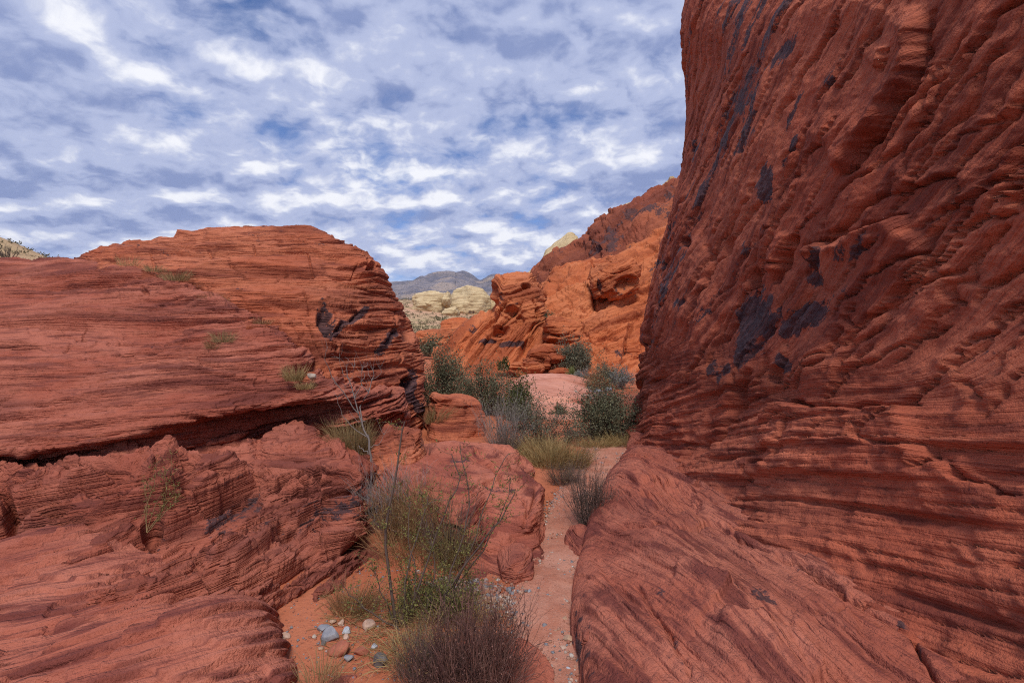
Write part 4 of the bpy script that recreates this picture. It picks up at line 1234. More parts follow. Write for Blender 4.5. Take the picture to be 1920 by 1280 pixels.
MP = {
    'oak': plant_mat('leaf_scrub_oak', (.085, .090, .055), (.21, .205, .125), (.18, .145, .08)),
    'oak_grey': plant_mat('leaf_grey_green', (.10, .105, .075), (.23, .225, .155), (.21, .17, .10)),
    'acacia': plant_mat('leaf_olive', (.10, .10, .03), (.24, .23, .07), (.26, .19, .07)),
    'yucca': plant_mat('leaf_yucca', (.10, .13, .045), (.26, .27, .11), None),
    'juniper': plant_mat('leaf_juniper', (.045, .06, .02), (.13, .14, .05), None),
    'sage': plant_mat('leaf_sage', (.17, .18, .17), (.30, .31, .30), (.20, .17, .12)),
    'straw': plant_mat('grass_straw', (.24, .16, .065), (.52, .38, .18), (.20, .16, .07)),
    'olive_grass': plant_mat('grass_olive', (.20, .135, .06), (.40, .29, .14), (.24, .15, .075)),
    'brown_grass': plant_mat('grass_brown', (.21, .105, .050), (.44, .26, .125), (.19, .12, .06)),
    'red_twig': plant_mat('twig_red_brown', (.075, .035, .032), (.26, .135, .11), (.05, .03, .03), 0),
    'dark_twig': plant_mat('twig_dark', (.06, .042, .036), (.17, .125, .105), None, 0),
    'grey_twig': plant_mat('twig_grey', (.15, .125, .115), (.36, .32, .31), None, 0),
    'bark': plant_mat('bark_brown', (.075, .050, .042), (.15, .11, .09), None, 0),
    'yellow': plant_mat('leaf_yellow', (.35, .30, .03), (.50, .44, .06), None),
}


def tone_attr(R, n, per):
    return np.repeat(R.uniform(0, 1, n), per)


def holder(name, base, label, cat, group=None):
    o = bpy.data.objects.new(name, None)
    COL.objects.link(o)
    o.location = base
    o['label'] = label; o['category'] = cat
    if group: o['group'] = group
    return o


def part(root, name, V, Fc, mat, tone=None, smooth=False, label=None):
    V = np.asarray(V) - np.array(root.location)
    at = {'tone': tone} if tone is not None else {}
    me = mesh_np(name, V, Fc, mat, smooth, at)
    return link(name, me, root, label, kind='stuff' if name in ('twigs', 'leaves', 'blades', 'stems') else None)


def curve_pts(a, b, n, R, bend=.12, sag=0.0):
    """M gently bent lines from a to b"""
    M = len(a)
    t = np.linspace(0, 1, n)[None, :, None]
    L = np.linalg.norm(b - a, axis=-1)[:, None, None]
    off = R.normal(size=(M, 1, 3)) * bend * L
    p = a[:, None] * (1 - t) + b[:, None] * t + off * (t * (1 - t) * 2) + np.array([0, 0, -1.]) * sag * L * t ** 2
    return p


def jitter(p, R, amt):
    q = p.copy()
    q[:, 1:] += R.normal(size=q[:, 1:].shape) * amt * np.linspace(0.2, 1, q.shape[1] - 1)[None, :, None]
    return q


def on_ground(px, Y):
    x = (px - 960) / F * Y
    return np.array([x, Y, float(ground_z(np.array([x]), np.array([Y]))[0])])


def leafy_shrub(name, base, rx, ry, h, label, seed, leaf='oak', wood='bark', clumps=60, per=110, size=.030, zlow=.15, lean=(0, 0), spread=.5, cat='shrub', group=None, airy=1.0):
    R = np.random.RandomState(seed)
    base = np.array(base, float)
    root = holder(name, base, label, cat, group)
    # clump centres fill an uneven dome
    u = R.normal(size=(clumps, 3)); u /= np.linalg.norm(u, axis=-1, keepdims=True)
    u[:, 2] = np.abs(u[:, 2]) * 1.0
    rad = R.uniform(.35, 1.0, clumps) ** .55
    lob = 1 + .25 * np.sin(np.arctan2(u[:, 1], u[:, 0]) * 3 + seed) + .12 * R.normal(size=clumps)
    C = u * rad[:, None] * lob[:, None] * np.array([rx, ry, h * (1 - zlow)])
    C[:, 2] = C[:, 2] + h * zlow
    C[:, 0] += lean[0] * C[:, 2]; C[:, 1] += lean[1] * C[:, 2]
    C += base
    st = base + np.stack([R.normal(0, rx * .10, clumps), R.normal(0, ry * .10, clumps), np.full(clumps, -.02)], -1)
    w = jitter(curve_pts(st, C, 7, R, .10), R, h * .02)
    rr = np.linspace(1, .25, 7)[None] * R.uniform(.004, .011, clumps)[:, None] * max(.6, h)
    V, Q = tubes(w, rr, 4)
    # finer twigs inside the clumps
    k = 5
    a = np.repeat(w[:, 4], k, 0)
    b_ = np.repeat(C, k, 0) + R.normal(size=(clumps * k, 3)) * np.array([rx, ry, h]) * .20 * spread * 1.6
    w2 = jitter(curve_pts(a, b_, 5, R, .15), R, h * .012)
    V2, Q2 = tubes(w2, np.linspace(1, .35, 5)[None] * R.uniform(.0016, .0035, clumps * k)[:, None] * max(.6, h), 3)
    part(root, 'stems', np.concatenate([V, V2]), np.concatenate([Q, Q2 + len(V)]), MP[wood], np.concatenate([tone_attr(R, clumps, 28), tone_attr(R, clumps * k, 15)]))
    n = clumps * per
    ends = np.repeat(b_, max(1, per // k), 0)
    n = len(ends)
    P = ends + R.normal(size=(n, 3)) * np.array([rx, ry, h]) * .105 * spread * 1.5
    mid = R.uniform(0, 1, n) < .35
    tpos = R.uniform(.3, 1, n)[:, None]
    al = np.repeat(a, max(1, per // k), 0)
    P[mid] = (al * (1 - tpos) + ends * tpos)[mid] + R.normal(size=(mid.sum(), 3)) * h * .03
    keep = P[:, 2] > base[2] + h * .03
    P = P[keep]; n = len(P)
    D = R.normal(size=(n, 3)) + np.array([0, 0, .5])
    Vl, Ql = leaf_quads(P, D, size, .62, R)
    # tone: light tips outside are simply newer leaves scattered at random
    part(root, 'leaves', Vl, Ql, MP[leaf], tone_attr(R, n, 4))
    return root


def twig_bush(name, base, rx, ry, h, label, seed, mat='dark_twig', n=900, r0=.0016, splay=1.0, branch=3, cat='bush', tipleaf=None, group=None, bend=.12):
    R = np.random.RandomState(seed)
    base = np.array(base, float)
    root = holder(name, base, label, cat, group)
    m = max(12, n // (branch + 1))
    an = R.uniform(0, 2 * np.pi, m); q = R.uniform(0, 1, m) ** .5
    a = base + np.stack([np.cos(an) * rx * .5 * q, np.sin(an) * ry * .5 * q, np.full(m, -.02)], -1)
    hh = h * R.uniform(.55, 1.08, m) * (1 - .35 * q ** 2)
    b_ = base + np.stack([np.cos(an) * rx * q * splay, np.sin(an) * ry * q * splay, hh], -1) + R.normal(size=(m, 3)) * .12 * h
    w = jitter(curve_pts(a, b_, 6, R, bend), R, h * .015)
    V, Q = tubes(w, np.linspace(1, .4, 6)[None] * (r0 * R.uniform(.8, 1.7, m))[:, None], 3)
    T = [tone_attr(R, m, 18)]
    Vs, Qs = [V], [Q]
    ends = [b_]
    off = len(V)
    src = np.repeat(np.arange(m), branch)
    ti = R.randint(2, 5, len(src))
    a2 = w[src, ti]
    d = (b_ - a)[src] * R.uniform(.25, .5, len(src))[:, None] + R.normal(size=(len(src), 3)) * np.array([rx, ry, h * .5]) * .22
    b2 = a2 + d
    w2 = jitter(curve_pts(a2, b2, 5, R, .12), R, h * .010)
    V2, Q2 = tubes(w2, np.linspace(.8, .35, 5)[None] * (r0 * R.uniform(.6, 1.1, len(src)))[:, None], 3)
    Vs.append(V2); Qs.append(Q2 + off); T.append(tone_attr(R, len(src), 15))
    part(root, 'twigs', np.concatenate(Vs), np.concatenate(Qs), MP[mat], np.concatenate(T))
    if tipleaf:
        lm, cnt, sz = tipleaf
        i = R.randint(0, len(w2), cnt); t = R.randint(1, 5, cnt)
        P = w2[i, t] + R.normal(size=(cnt, 3)) * h * .012
        Vl, Ql = leaf_quads(P, R.normal(size=(cnt, 3)) + np.array([0, 0, .8]), sz, .45, R)
        part(root, 'leaves', Vl, Ql, MP[lm], tone_attr(R, cnt, 4))
    return root


def grass_tuft(name, base, rx, ry, h, label, seed, mat='straw', n=400, wid=.0022, lean=(0, 0), cat='grass', droop=.35, group=None, spread=1.0):
    R = np.random.RandomState(seed)
    base = np.array(base, float)
    an = R.uniform(0, 2 * np.pi, n); q = R.uniform(0, 1, n) ** .6
    a = base + np.stack([np.cos(an) * rx * .85 * q, np.sin(an) * ry * .85 * q, np.full(n, -.01)], -1)
    hh = h * R.uniform(.35, 1.1, n)
    out = np.stack([np.cos(an), np.sin(an), 0 * an], -1)
    b_ = a + out * (np.array([rx, ry, 1]) * (R.uniform(.05, .75, n) * spread)[:, None]) + np.stack([lean[0] * hh, lean[1] * hh, hh], -1) + R.normal(size=(n, 3)) * h * .10
    p = curve_pts(a, b_, 5, R, .10)
    t = np.linspace(0, 1, 5)
    p += out[:, None] * (t ** 2)[None, :, None] * (h * .25 * R.uniform(0, 1, n))[:, None, None]
    p[:, :, 2] -= (t ** 3)[None] * (h * droop * R.uniform(0, 1, n))[:, None]
    V, Q = ribbons(p, np.array([1, .95, .8, .55, .1])[None] * (wid * R.uniform(.6, 1.4, n))[:, None], R)
    root = holder(name, base, label, cat, group)
    part(root, 'blades', V, Q, MP[mat], tone_attr(R, n, 10))
    return root


def rosette(name, base, r, h, label, seed, mat='yucca', n=60, wid=.018, cat='yucca'):
    R = np.random.RandomState(seed)
    base = np.array(base, float)
    an = R.uniform(0, 2 * np.pi, n); el = R.uniform(.15, 1.0, n)
    d = np.stack([np.cos(an) * np.cos(el * 1.4), np.sin(an) * np.cos(el * 1.4), np.sin(el * 1.4)], -1)
    L = R.uniform(.75, 1.1, n)
    a = np.repeat(base[None], n, 0) + d * .01
    b_ = base + d * np.stack([r * L, r * L, h * L], -1)
    p = curve_pts(a, b_, 4, R, .03)
    V, Q = ribbons(p, np.array([.7, 1, .7, .05])[None] * np.full((n, 1), wid), R)
    root = holder(name, base, label, cat)
    part(root, 'leaves', V, Q, MP[mat], tone_attr(R, n, 8))
    return root


def resample(pts, n):
    pts = np.array(pts, float)
    W = cr_w(len(pts), np.linspace(0, len(pts) - 1, n))
    return W @ pts


def bare_sapling():
    R = np.random.RandomState(61)
    Y = 5.15
    g = lambda px, py, dy=0.0: PX(px, py, Y + dy)
    lines = [([(703, 925), (699, 880), (694, 850), (689, 815)], .013, .010), ([(690, 820), (680, 795), (672, 775), (664, 745), (655, 712), (650, 690)], .009, .003),
             ([(672, 775), (655, 750), (632, 722), (615, 690), (611, 660)], .007, .002), ([(680, 800), (676, 762), (690, 735), (698, 712), (700, 695)], .008, .003),
             ([(664, 745), (676, 725), (682, 705), (680, 690)], .005, .002), ([(690, 735), (680, 722), (678, 700)], .004, .0015), ([(698, 712), (712, 702), (712, 690)], .003, .0012),
             ([(655, 712), (645, 700), (640, 688), (636, 672)], .003, .0012), ([(652, 720), (662, 705), (664, 690)], .003, .0012), ([(692, 840), (712, 830), (720, 815)], .004, .0012),
             ([(690, 820), (660, 800), (640, 775), (633, 745)], .005, .0015), ([(632, 722), (625, 712), (620, 700)], .003, .001), ([(694, 850), (680, 842), (672, 835)], .005, .002),
             ([(660, 735), (650, 728), (640, 716)], .003, .001), ([(685, 790), (672, 790), (655, 770)], .003, .001), ([(698, 712), (690, 698), (688, 680)], .003, .001)]
    root = holder('sapling', g(703, 925), 'leafless pale grey sapling with forking branches between ledge and boulder', 'sapling')
    for k, (pl, r0, r1) in enumerate(lines):
        n = 9
        P = resample([g(px, py, 0.10 * math.sin(k * 2.3) * (i / len(pl)) * (k > 0)) for i, (px, py) in enumerate(pl)], n)
        P[1:-1] += R.normal(size=(n - 2, 3)) * .006
        V, Q = tubes(P[None], np.linspace(r0, r1, n)[None], 6)
        part(root, 'trunk' if k == 0 else 'branch', V, Q, MP['grey_twig'], np.full(len(V), .25 if k != 2 else .0), True)
    # brush of fine twig ends
    ends = [g(px, py) for px, py in [(650, 690), (611, 660), (700, 695), (680, 690), (678, 700), (712, 690), (636, 672), (664, 690), (633, 745), (720, 815), (655, 712), (690, 735), (664, 745)]]
    a = np.repeat(np.array(ends), 5, 0)
    b_ = a + R.normal(size=a.shape) * .05 + np.array([0, 0, .09])
    w = jitter(curve_pts(a, b_, 5, R, .1), R, .006)
    V, Q = tubes(w, np.linspace(.0016, .0007, 5)[None] * np.ones((len(a), 1)), 3)
    part(root, 'twigs', V, Q, MP['grey_twig'], tone_attr(R, len(a), 15))


def spindly_shrub():
    R = np.random.RandomState(71)
    Y = 2.9
    g = lambda px, py, dy=0.0: np.array(PX(px, py, Y + dy))
    base = on_ground(748, Y)
    root = holder('shrub', base, 'tall sparse shrub of thin dark stems and tiny olive leaves in front of the thicket', 'shrub')
    stems = [([(748, 1182), (735, 1120), (725, 1040), (726, 970), (741, 894), (752, 830), (758, 790)], .0065, 0), ([(752, 1180), (758, 1120), (768, 1050), (790, 985), (803, 930)], .004, .05),
             ([(758, 1180), (785, 1100), (812, 1020), (838, 950), (862, 900), (845, 850)], .0045, .10), ([(830, 1130), (858, 1080), (905, 1010), (940, 970), (965, 925)], .0045, .15),
             ([(835, 1135), (850, 1060), (872, 990), (880, 930), (868, 870), (862, 830)], .004, .2), ([(745, 1175), (715, 1110), (700, 1070)], .003, -.05),
             ([(840, 1120), (880, 1040), (905, 960), (930, 890), (955, 850)], .0035, .25), ([(800, 1140), (815, 1060), (800, 980), (790, 920)], .003, .2),
             ([(750, 1180), (700, 1150), (660, 1120), (640, 1090)], .003, -.1), ([(845, 1110), (900, 1040), (950, 940), (958, 890)], .003, .3), ([(770, 1160), (778, 1080), (765, 1000), (770, 940)], .003, .12)]
    tips = []
    for k, (pl, r, dy) in enumerate(stems):
        n = 12
        P = resample([g(px, py, dy * (.3 + .7 * i / len(pl))) for i, (px, py) in enumerate(pl)], n)
        P[1:] += R.normal(size=(n - 1, 3)) * .004
        P[0, 2] = min(P[0, 2], base[2])
        V, Q = tubes(P[None], np.linspace(r * 1.5, r * .6, n)[None], 6)
        part(root, 'stem', V, Q, MP['bark'], np.full(len(V), .3 + .4 * R.uniform()), True)
        tips.append(P)
    # side twigs
    A, B = [], []
    for P in tips:
        for j in range(16):
            i = R.randint(3, 12)
            A.append(P[i]); B.append(P[i] + R.normal(size=3) * np.array([.055, .05, .035]) + np.array([0, 0, .045]))
    for j in range(300):       # low bushy part
        a = base + np.array([R.uniform(-.02, .40), R.uniform(-.02, .3), R.uniform(0, .06)])
        A.append(a); B.append(a + R.normal(size=3) * np.array([.07, .06, .04]) + np.array([0, 0, R.uniform(.05, .24)]))
    A = np.array(A); B = np.array(B)
    w = jitter(curve_pts(A, B, 5, R, .12), R, .004)
    V, Q = tubes(w, np.linspace(.0014, .0006, 5)[None] * np.ones((len(A), 1)), 3)
    part(root, 'twigs', V, Q, MP['bark'], tone_attr(R, len(A), 15))
    cnt = 9000
    lo = len(tips) * 16
    wts = np.where(np.arange(len(w)) < lo, 1.0, 1.5); wts /= wts.sum()
    i = R.choice(len(w), cnt, p=wts)
    t = R.randint(1, 5, cnt)
    C = w[i, t] + R.normal(size=(cnt, 3)) * .010
    Vl, Ql = leaf_quads(C, R.normal(size=(cnt, 3)) + np.array([0, 0, .3]), .0145, .5, R)
    part(root, 'leaves', Vl, Ql, MP['acacia'], tone_attr(R, cnt, 4))


def ledge_weed():
    R = np.random.RandomState(77)
    Y = 3.62
    g = lambda px, py, dy=0.0: np.array(PX(px, py, Y + dy))
    root = holder('weed', g(275, 996), 'straggly yellow-green weed rooted in a socket of the left ledge', 'weed')
    A = []
    for pl in ([(275, 998), (285, 960), (305, 925), (320, 890), (323, 852)], [(275, 998), (278, 950), (290, 905), (294, 870)], [(277, 998), (300, 965), (318, 935), (332, 915)], [(276, 998), (272, 960), (275, 930), (268, 905)],
               [(280, 990), (305, 955), (312, 920), (308, 885)], [(285, 985), (320, 950), (335, 930)]):
        P = resample([g(px, py) for px, py in pl], 9)
        P[1:] += R.normal(size=(8, 3)) * .005
        V, Q = tubes(P[None], np.linspace(.003, .0010, 9)[None], 5)
        part(root, 'stem', V, Q, MP['olive_grass'], np.full(len(V), .7), True)
        A.append(P)
    A = np.array(A)
    k = 150
    i = R.randint(0, len(A), k); t = R.randint(2, 9, k)
    a = A[i, t]; b_ = a + R.normal(size=(k, 3)) * .022 + np.array([0, 0, .02])
    w = curve_pts(a, b_, 4, R, .1)
    V, Q = tubes(w, np.full((k, 4), .0008), 3)
    part(root, 'twigs', V, Q, MP['olive_grass'], tone_attr(R, k, 12))
    C = np.concatenate([w[:, 2], w[:, 3], w[:, 1], w[:, 3]]) + R.normal(size=(4 * k, 3)) * .008
    Vl, Ql = leaf_quads(C, R.normal(size=C.shape) + np.array([0, 0, .4]), .016, .35, R)
    part(root, 'leaves', Vl, Ql, MP['acacia'], tone_attr(R, len(C), 4))


def plants():
    S = leafy_shrub
    S('shrub', on_ground(830, 11.6), .62, .55, 1.2, 'dark scrub oak growing tight against the foot of the dome', 301, clumps=90, per=100, size=.042)
    S('shrub', on_ground(905, 10.6), .74, .5, .88, 'spreading scrub oak in the middle of the thicket, above the red block', 302, clumps=100, per=100, size=.038)
    S('shrub', on_ground(968, 9.9), .30, .3, .80, 'dense small green conifer-like shrub at the edge of the pale slickrock', 303, leaf='juniper', clumps=46, per=120, size=.034, lean=(.15, 0))
    S('shrub', on_ground(1012, 7.5), .62, .42, .72, 'loose grey-green shrub with open twigs leaning over the dry grass', 304, leaf='oak_grey', wood='dark_twig', clumps=80, per=75, size=.026)
    S('shrub', on_ground(1138, 8.1), .53, .46, .80, 'dense dark scrub oak beside the cliff corner at the path bend', 305, clumps=120, per=120, size=.030)
    S('shrub', (2.35, 19.0, .15), .66, .6, 1.12, 'rounded green shrub under the wide orange boulder', 306, leaf='oak_grey', clumps=80, per=90, size=.06)
    S('shrub', (1.62, 25.2, 1.9), .5, .4, .8, 'small dark shrub wedged behind the perched orange boulder', 307, clumps=30, per=80, size=.07)
    S('shrub', (2.55, 15.3, .0), .45, .4, .48, 'low brownish shrub between white cobbles and yucca', 308, leaf='brown_grass', wood='dark_twig', clumps=50, per=70, size=.032)
    S('shrub', (2.92, 15.9, .0), .42, .4, .66, 'dull olive shrub behind the low brownish one', 309, leaf='oak_grey', clumps=44, per=80, size=.04)
    S('shrub', (3.25, 15.4, .0), .40, .4, .52, 'silvery blue-grey shrub tucked against the far cliff corner', 310, leaf='sage', wood='grey_twig', clumps=46, per=90, size=.035)
    S('shrub', (2.35, 17.4, .05), .26, .25, .38, 'small silvery shrub next to the bright yucca', 311, leaf='sage', wood='grey_twig', clumps=26, per=80, size=.035)
    S('shrub', on_ground(1047, 10.3), .15, .13, .27, 'tiny dark green shrub alone on the pale slickrock', 312, leaf='juniper', clumps=24, per=70, size=.024)
    S('shrub', (-.28, 19.2, .2), .22, .2, .50, 'small green plant in the cleft at the foot of the sloping slabs', 313, leaf='juniper', clumps=20, per=60, size=.05)
    S('shrub', (-4.8, 30.0, .2), .7, .6, 1.0, 'dark shrub seen in the gap below the smooth orange rock dome', 314, clumps=40, per=70, size=.09)
    rosette('yucca', (2.08, 17.9, .12), .30, .40, 'bright yellow-green yucca in front of the rounded green shrub', 321, n=70, wid=.030)
    rosette('yucca', on_ground(1064, 7.75), .20, .27, 'thin-leaved yucca between the grey-green shrub and the dark oak', 322, n=40, wid=.009, mat='oak_grey')
    T = twig_bush
    T('bush', on_ground(948, 7.3), .36, .3, .72, 'dead bush of bleached grey twigs in the thicket', 331, 'grey_twig', 620, .0022, bend=.2)
    T('bush', on_ground(945, 6.75), .22, .2, .34, 'dark leafless bush on the back edge of the red hump', 332, 'dark_twig', 500, .002)
    T('bush', on_ground(1058, 5.75), .22, .18, .24, 'round greyish brush at the foot of the dry grass beside the path', 333, 'dark_twig', 900, .0012, tipleaf=('olive_grass', 900, .012), splay=1.1)
    T('bush', on_ground(1106, 4.55), .19, .2, .52, 'upright dark brown brush leaning on the right-hand slab at the path', 334, 'dark_twig', 800, .0016, tipleaf=('red_twig', 1600, .014))
    T('bush', on_ground(900, 2.38), .22, .24, .43, 'dense red-brown broom-like bush at the bottom edge in front of the path', 335, 'red_twig', 1300, .0019, bend=.12, tipleaf=('red_twig', 1800, .010))
    T('bush', on_ground(832, 2.30), .17, .2, .27, 'low red-brown bush joined to the front of the broom-like one', 381, 'red_twig', 900, .0016, bend=.14, tipleaf=('red_twig', 900, .010))
    T('bush', on_ground(796, 2.44), .14, .18, .24, 'grey-brown brush at the side of the red-brown bush', 336, 'dark_twig', 900, .0010, bend=.2, tipleaf=('brown_grass', 900, .010))
    T('bush', on_ground(738, 4.35), .30, .3, .50, 'tangled grey twig bush behind the brown brush', 337, 'grey_twig', 700, .0016, bend=.25, splay=1.15)
    T('bush', on_ground(850, 3.75), .20, .2, .42, 'tangle of dead dark twigs on the left flank of the hump', 338, 'dark_twig', 420, .0016, bend=.25, splay=1.2)
    T('bush', PX(788, 862, 5.35), .12, .1, .22, 'small reddish dead twig cluster in the notch behind the squat boulder', 380, 'red_twig', 220, .0014, bend=.2)
    G = grass_tuft
    T('bush', on_ground(748, 4.15), .24, .24, .46, 'brown brush in the hollow nearest the ledge, in front of the grey twig bush', 341, 'brown_grass', 640, .0016, bend=.26, splay=1.1, tipleaf=('olive_grass', 700, .014))
    T('bush', on_ground(806, 3.95), .22, .22, .50, 'tallest brown-olive brush in the hollow left of the hump', 340, 'brown_grass', 640, .0016, bend=.26, splay=1.1, tipleaf=('acacia', 900, .014))
    T('bush', on_ground(845, 3.62), .16, .16, .30, 'short olive brush in front of the hump, behind the gravel heap', 339, 'olive_grass', 520, .0015, bend=.3, splay=1.2, tipleaf=('acacia', 700, .013))
    G('grass_clump', on_ground(765, 3.8), .26, .22, .40, 'brown dry grass at the front of the brush in the hollow', 342, 'brown_grass', 420, .0026, droop=.5, spread=1.3)
    G('grass_clump', on_ground(664, 3.08), .15, .12, .20, 'straw-brown grass tuft on the sand above the pale pink stone', 343, 'brown_grass', 620, .0022, lean=(.15, 0))
    G('grass_clump', on_ground(650, 2.98), .10, .08, .08, 'matted dry grass litter at the base of the straw-brown tuft', 344, 'straw', 220, .002, droop=.8, spread=1.6)
    G('grass_clump', on_ground(1030, 6.35), .24, .2, .36, 'golden dry grass at the right end of the red hump', 345, 'straw', 1100, .0040)
    G('grass_clump', on_ground(1072, 6.45), .24, .2, .34, 'straw grass with olive stalks leaning over the path bend', 346, 'olive_grass', 1000, .0040)
    G('grass_clump', on_ground(1010, 6.75), .26, .2, .34, 'dry yellow grass under the loose grey-green shrub', 347, 'straw', 900, .0040)
    G('grass_clump', on_ground(1118, 7.55), .28, .16, .20, 'low straw grass under the dark scrub oak, path side', 348, 'straw', 700, .0040)
    G('grass_clump', on_ground(1168, 7.65), .26, .16, .24, 'low straw grass between the dark scrub oak and the cliff', 349, 'straw', 700, .0040)
    G('grass_clump', PX(815, 792, 8.0), .17, .14, .33, 'pale green grass tuft leaning beside the flat-topped block', 350, 'olive_grass', 420, .0038, lean=(.35, 0))
    G('grass_clump', PX(662, 848, 5.5), .22, .18, .40, 'olive grass clump under the leafless sapling', 351, 'olive_grass', 1200, .0030, lean=(-.1, 0))
    G('grass_clump', PX(552, 712, 5.72), .12, .1, .22, 'tan grass tuft in the hollow beside the white stone', 352, 'straw', 420, .0028)
    G('grass_clump', PX(572, 728, 5.68), .10, .1, .12, 'thin tan grass just below the white stone', 353, 'straw', 260, .0024)
    G('grass_clump', PX(418, 640, 6.05), .14, .1, .18, 'wispy grass on the terrace at the end of the shallow cave', 354, 'olive_grass', 260, .0026)
    G('grass_clump', PX(398, 652, 5.9), .08, .08, .12, 'small dry tuft inside the shallow terrace cave', 355, 'brown_grass', 160, .0026)
    G('grass_clump', PX(402, 570, 6.95), .16, .1, .18, 'dark tuft midway along the diagonal joint of the dome', 356, 'brown_grass', 300, .0032)
    G('grass_clump', PX(330, 525, 7.6), .22, .1, .20, 'tuft of dry grass near the top of the diagonal joint', 357, 'olive_grass', 340, .0034)
    G('grass_clump', PX(290, 508, 7.9), .16, .1, .14, 'sparse grass at the upper end of the diagonal joint', 358, 'olive_grass', 200, .0032)
    G('grass_clump', PX(492, 606, 6.55), .12, .1, .10, 'short grass at the lower end of the diagonal joint', 359, 'brown_grass', 180, .0030)
    G('grass_clump', PX(240, 497, 8.2), .18, .1, .20, 'thin pale stalks on the skyline notch left of the dome', 360, 'straw', 120, .003)
    G('grass_clump', PX(1205, 848, 6.85), .05, .05, .10, 'small bright yellow-green sprig at the foot of the cliff', 361, 'yellow', 80, .006)
    G('grass_clump', PX(600, 1276, 2.36), .10, .10, .14, 'thin green-brown weed growing along the edge of the corner slab', 362, 'olive_grass', 160, .0022)
    G('grass_clump', on_ground(772, 2.62), .16, .14, .18, 'straw litter between the pink stone and the red-brown bush', 363, 'straw', 420, .0022, droop=.7, spread=1.7)
    G('grass_clump', on_ground(830, 3.0), .26, .18, .16, 'yellowed grass under the sparse shrub', 364, 'straw', 700, .0022, droop=.5, spread=1.3)
    # twiggy skyline bushes on the scrub hill at far left
    for px, py, r, h, lab, sd in ((14, 482, .55, .75, 'spiky bare bush on the scrub hill at the left edge of the sky', 371), (42, 484, .4, .5, 'smaller bare bush on the scrub hill beside the spiky one', 372)):
        x, y = (px - 960) / F * 31.0, 31.0
        z = float(ground_z(np.array([x]), np.array([y]))[0])
        T('bush', (x, y, z), r, r, h, lab, sd, 'dark_twig', 160, .010, bend=.15)


bare_sapling()
spindly_shrub()
ledge_weed()
plants()

# ------------------------------------------------------------------ stones and gravel
def ico(sub):
    import bmesh
    bm = bmesh.new()
    bmesh.ops.create_icosphere(bm, subdivisions=sub, radius=1.0)
    V = np.array([v.co[:] for v in bm.verts]); Fc = np.array([[v.index for v in f.verts] for f in bm.faces])
    bm.free()
    return V, Fc


ICO1, ICO2, ICO4 = ico(1), ico(2), ico(4)


def stone_mat(name, c1, c2, c3, rough=.75):
    m, b, bs = principled(name, rough, 0.3)
    co = b.node('ShaderNodeTexCoord').outputs['Object']
    n = b.noise(co, 18, 4, .6); n2 = b.noise(co, 140, 4, .7)
    c = b.mix(b.ss(n, .38, .62), c1, c2)
    c = b.mix(b.m('MULTIPLY', b.ss(n2, .52, .66), .6), c, c3)
    b.put(bs.inputs['Base Color'], c)
    bp = b.node('ShaderNodeBump'); bp.inputs['Strength'].default_value = .6; bp.inputs['Distance'].default_value = 1.0
    b.put(bp.inputs['Height'], b.m('MULTIPLY', n2, .004))
    b.l.new(bp.outputs[0], bs.inputs['Normal'])
    return m


MS = {'grey': stone_mat('limestone_blue_grey', (.20, .21, .25), (.27, .27, .30), (.15, .14, .16)), 'dark': stone_mat('stone_dark_grey', (.11, .10, .105), (.16, .145, .14), (.07, .065, .07)),
      'white': stone_mat('stone_white', (.36, .29, .24), (.46, .39, .34), (.28, .20, .16)), 'pink': stone_mat('stone_pink_white', (.44, .28, .21), (.52, .38, .31), (.36, .18, .12)),
      'red': stone_mat('stone_red', (.32, .10, .065), (.38, .13, .08), (.20, .06, .04), .92), 'tan': stone_mat('stone_tan', (.36, .23, .16), (.45, .30, .21), (.26, .13, .09)),
      'blue': stone_mat('stone_pale_blue', (.34, .37, .43), (.46, .48, .52), (.26, .26, .30))}


def stone(px, py, rx, ry, mat, label, seed, Y=None, rz=0.0, flat=.8, cuts=11, z=None, group='loose stones on the sand'):
    """px, py: centre of the stone in the photograph; rx, ry its half size there"""
    R = np.random.RandomState(seed)
    if Y is None:
        Y = 1632.0 / (py + ry * .5 - 620)
    x = (px - 960) / F * Y
    a = rx * Y / F; c = ry * Y / F
    V, Fc = ICO4
    U = V.copy()
    for k in range(cuts):
        n = R.normal(size=3); n /= np.linalg.norm(n)
        d = np.maximum(U @ n - R.uniform(.50, .80), 0)
        U = U - (d * .95)[:, None] * n
    f = fbm(U[:, 0] * 1.5 + seed, U[:, 1] * 1.5, U[:, 2] * 1.5, 3, seed % 30)
    U = U * (1 + .12 * f + .02 * fbm(U[:, 0] * 8, U[:, 1] * 8, U[:, 2] * 8, 2, seed % 20))[:, None]
    ca, sa = math.cos(R.uniform(-.35, .35)), math.sin(R.uniform(-.35, .35))
    P = U * np.array([a, a * .85, c * 1.05])
    P = np.stack([P[:, 0] * math.cos(rz) - P[:, 2] * math.sin(rz), P[:, 1], P[:, 0] * math.sin(rz) + P[:, 2] * math.cos(rz)], -1)
    gz = float(ground_z(np.array([x]), np.array([Y]))[0]) if z is None else z
    me = mesh_np('stone', P, Fc, MS[mat], True)
    return link('stone', me, None, label, 'stone', group, loc=(x, Y, gz - P[:, 2].min() * .48))


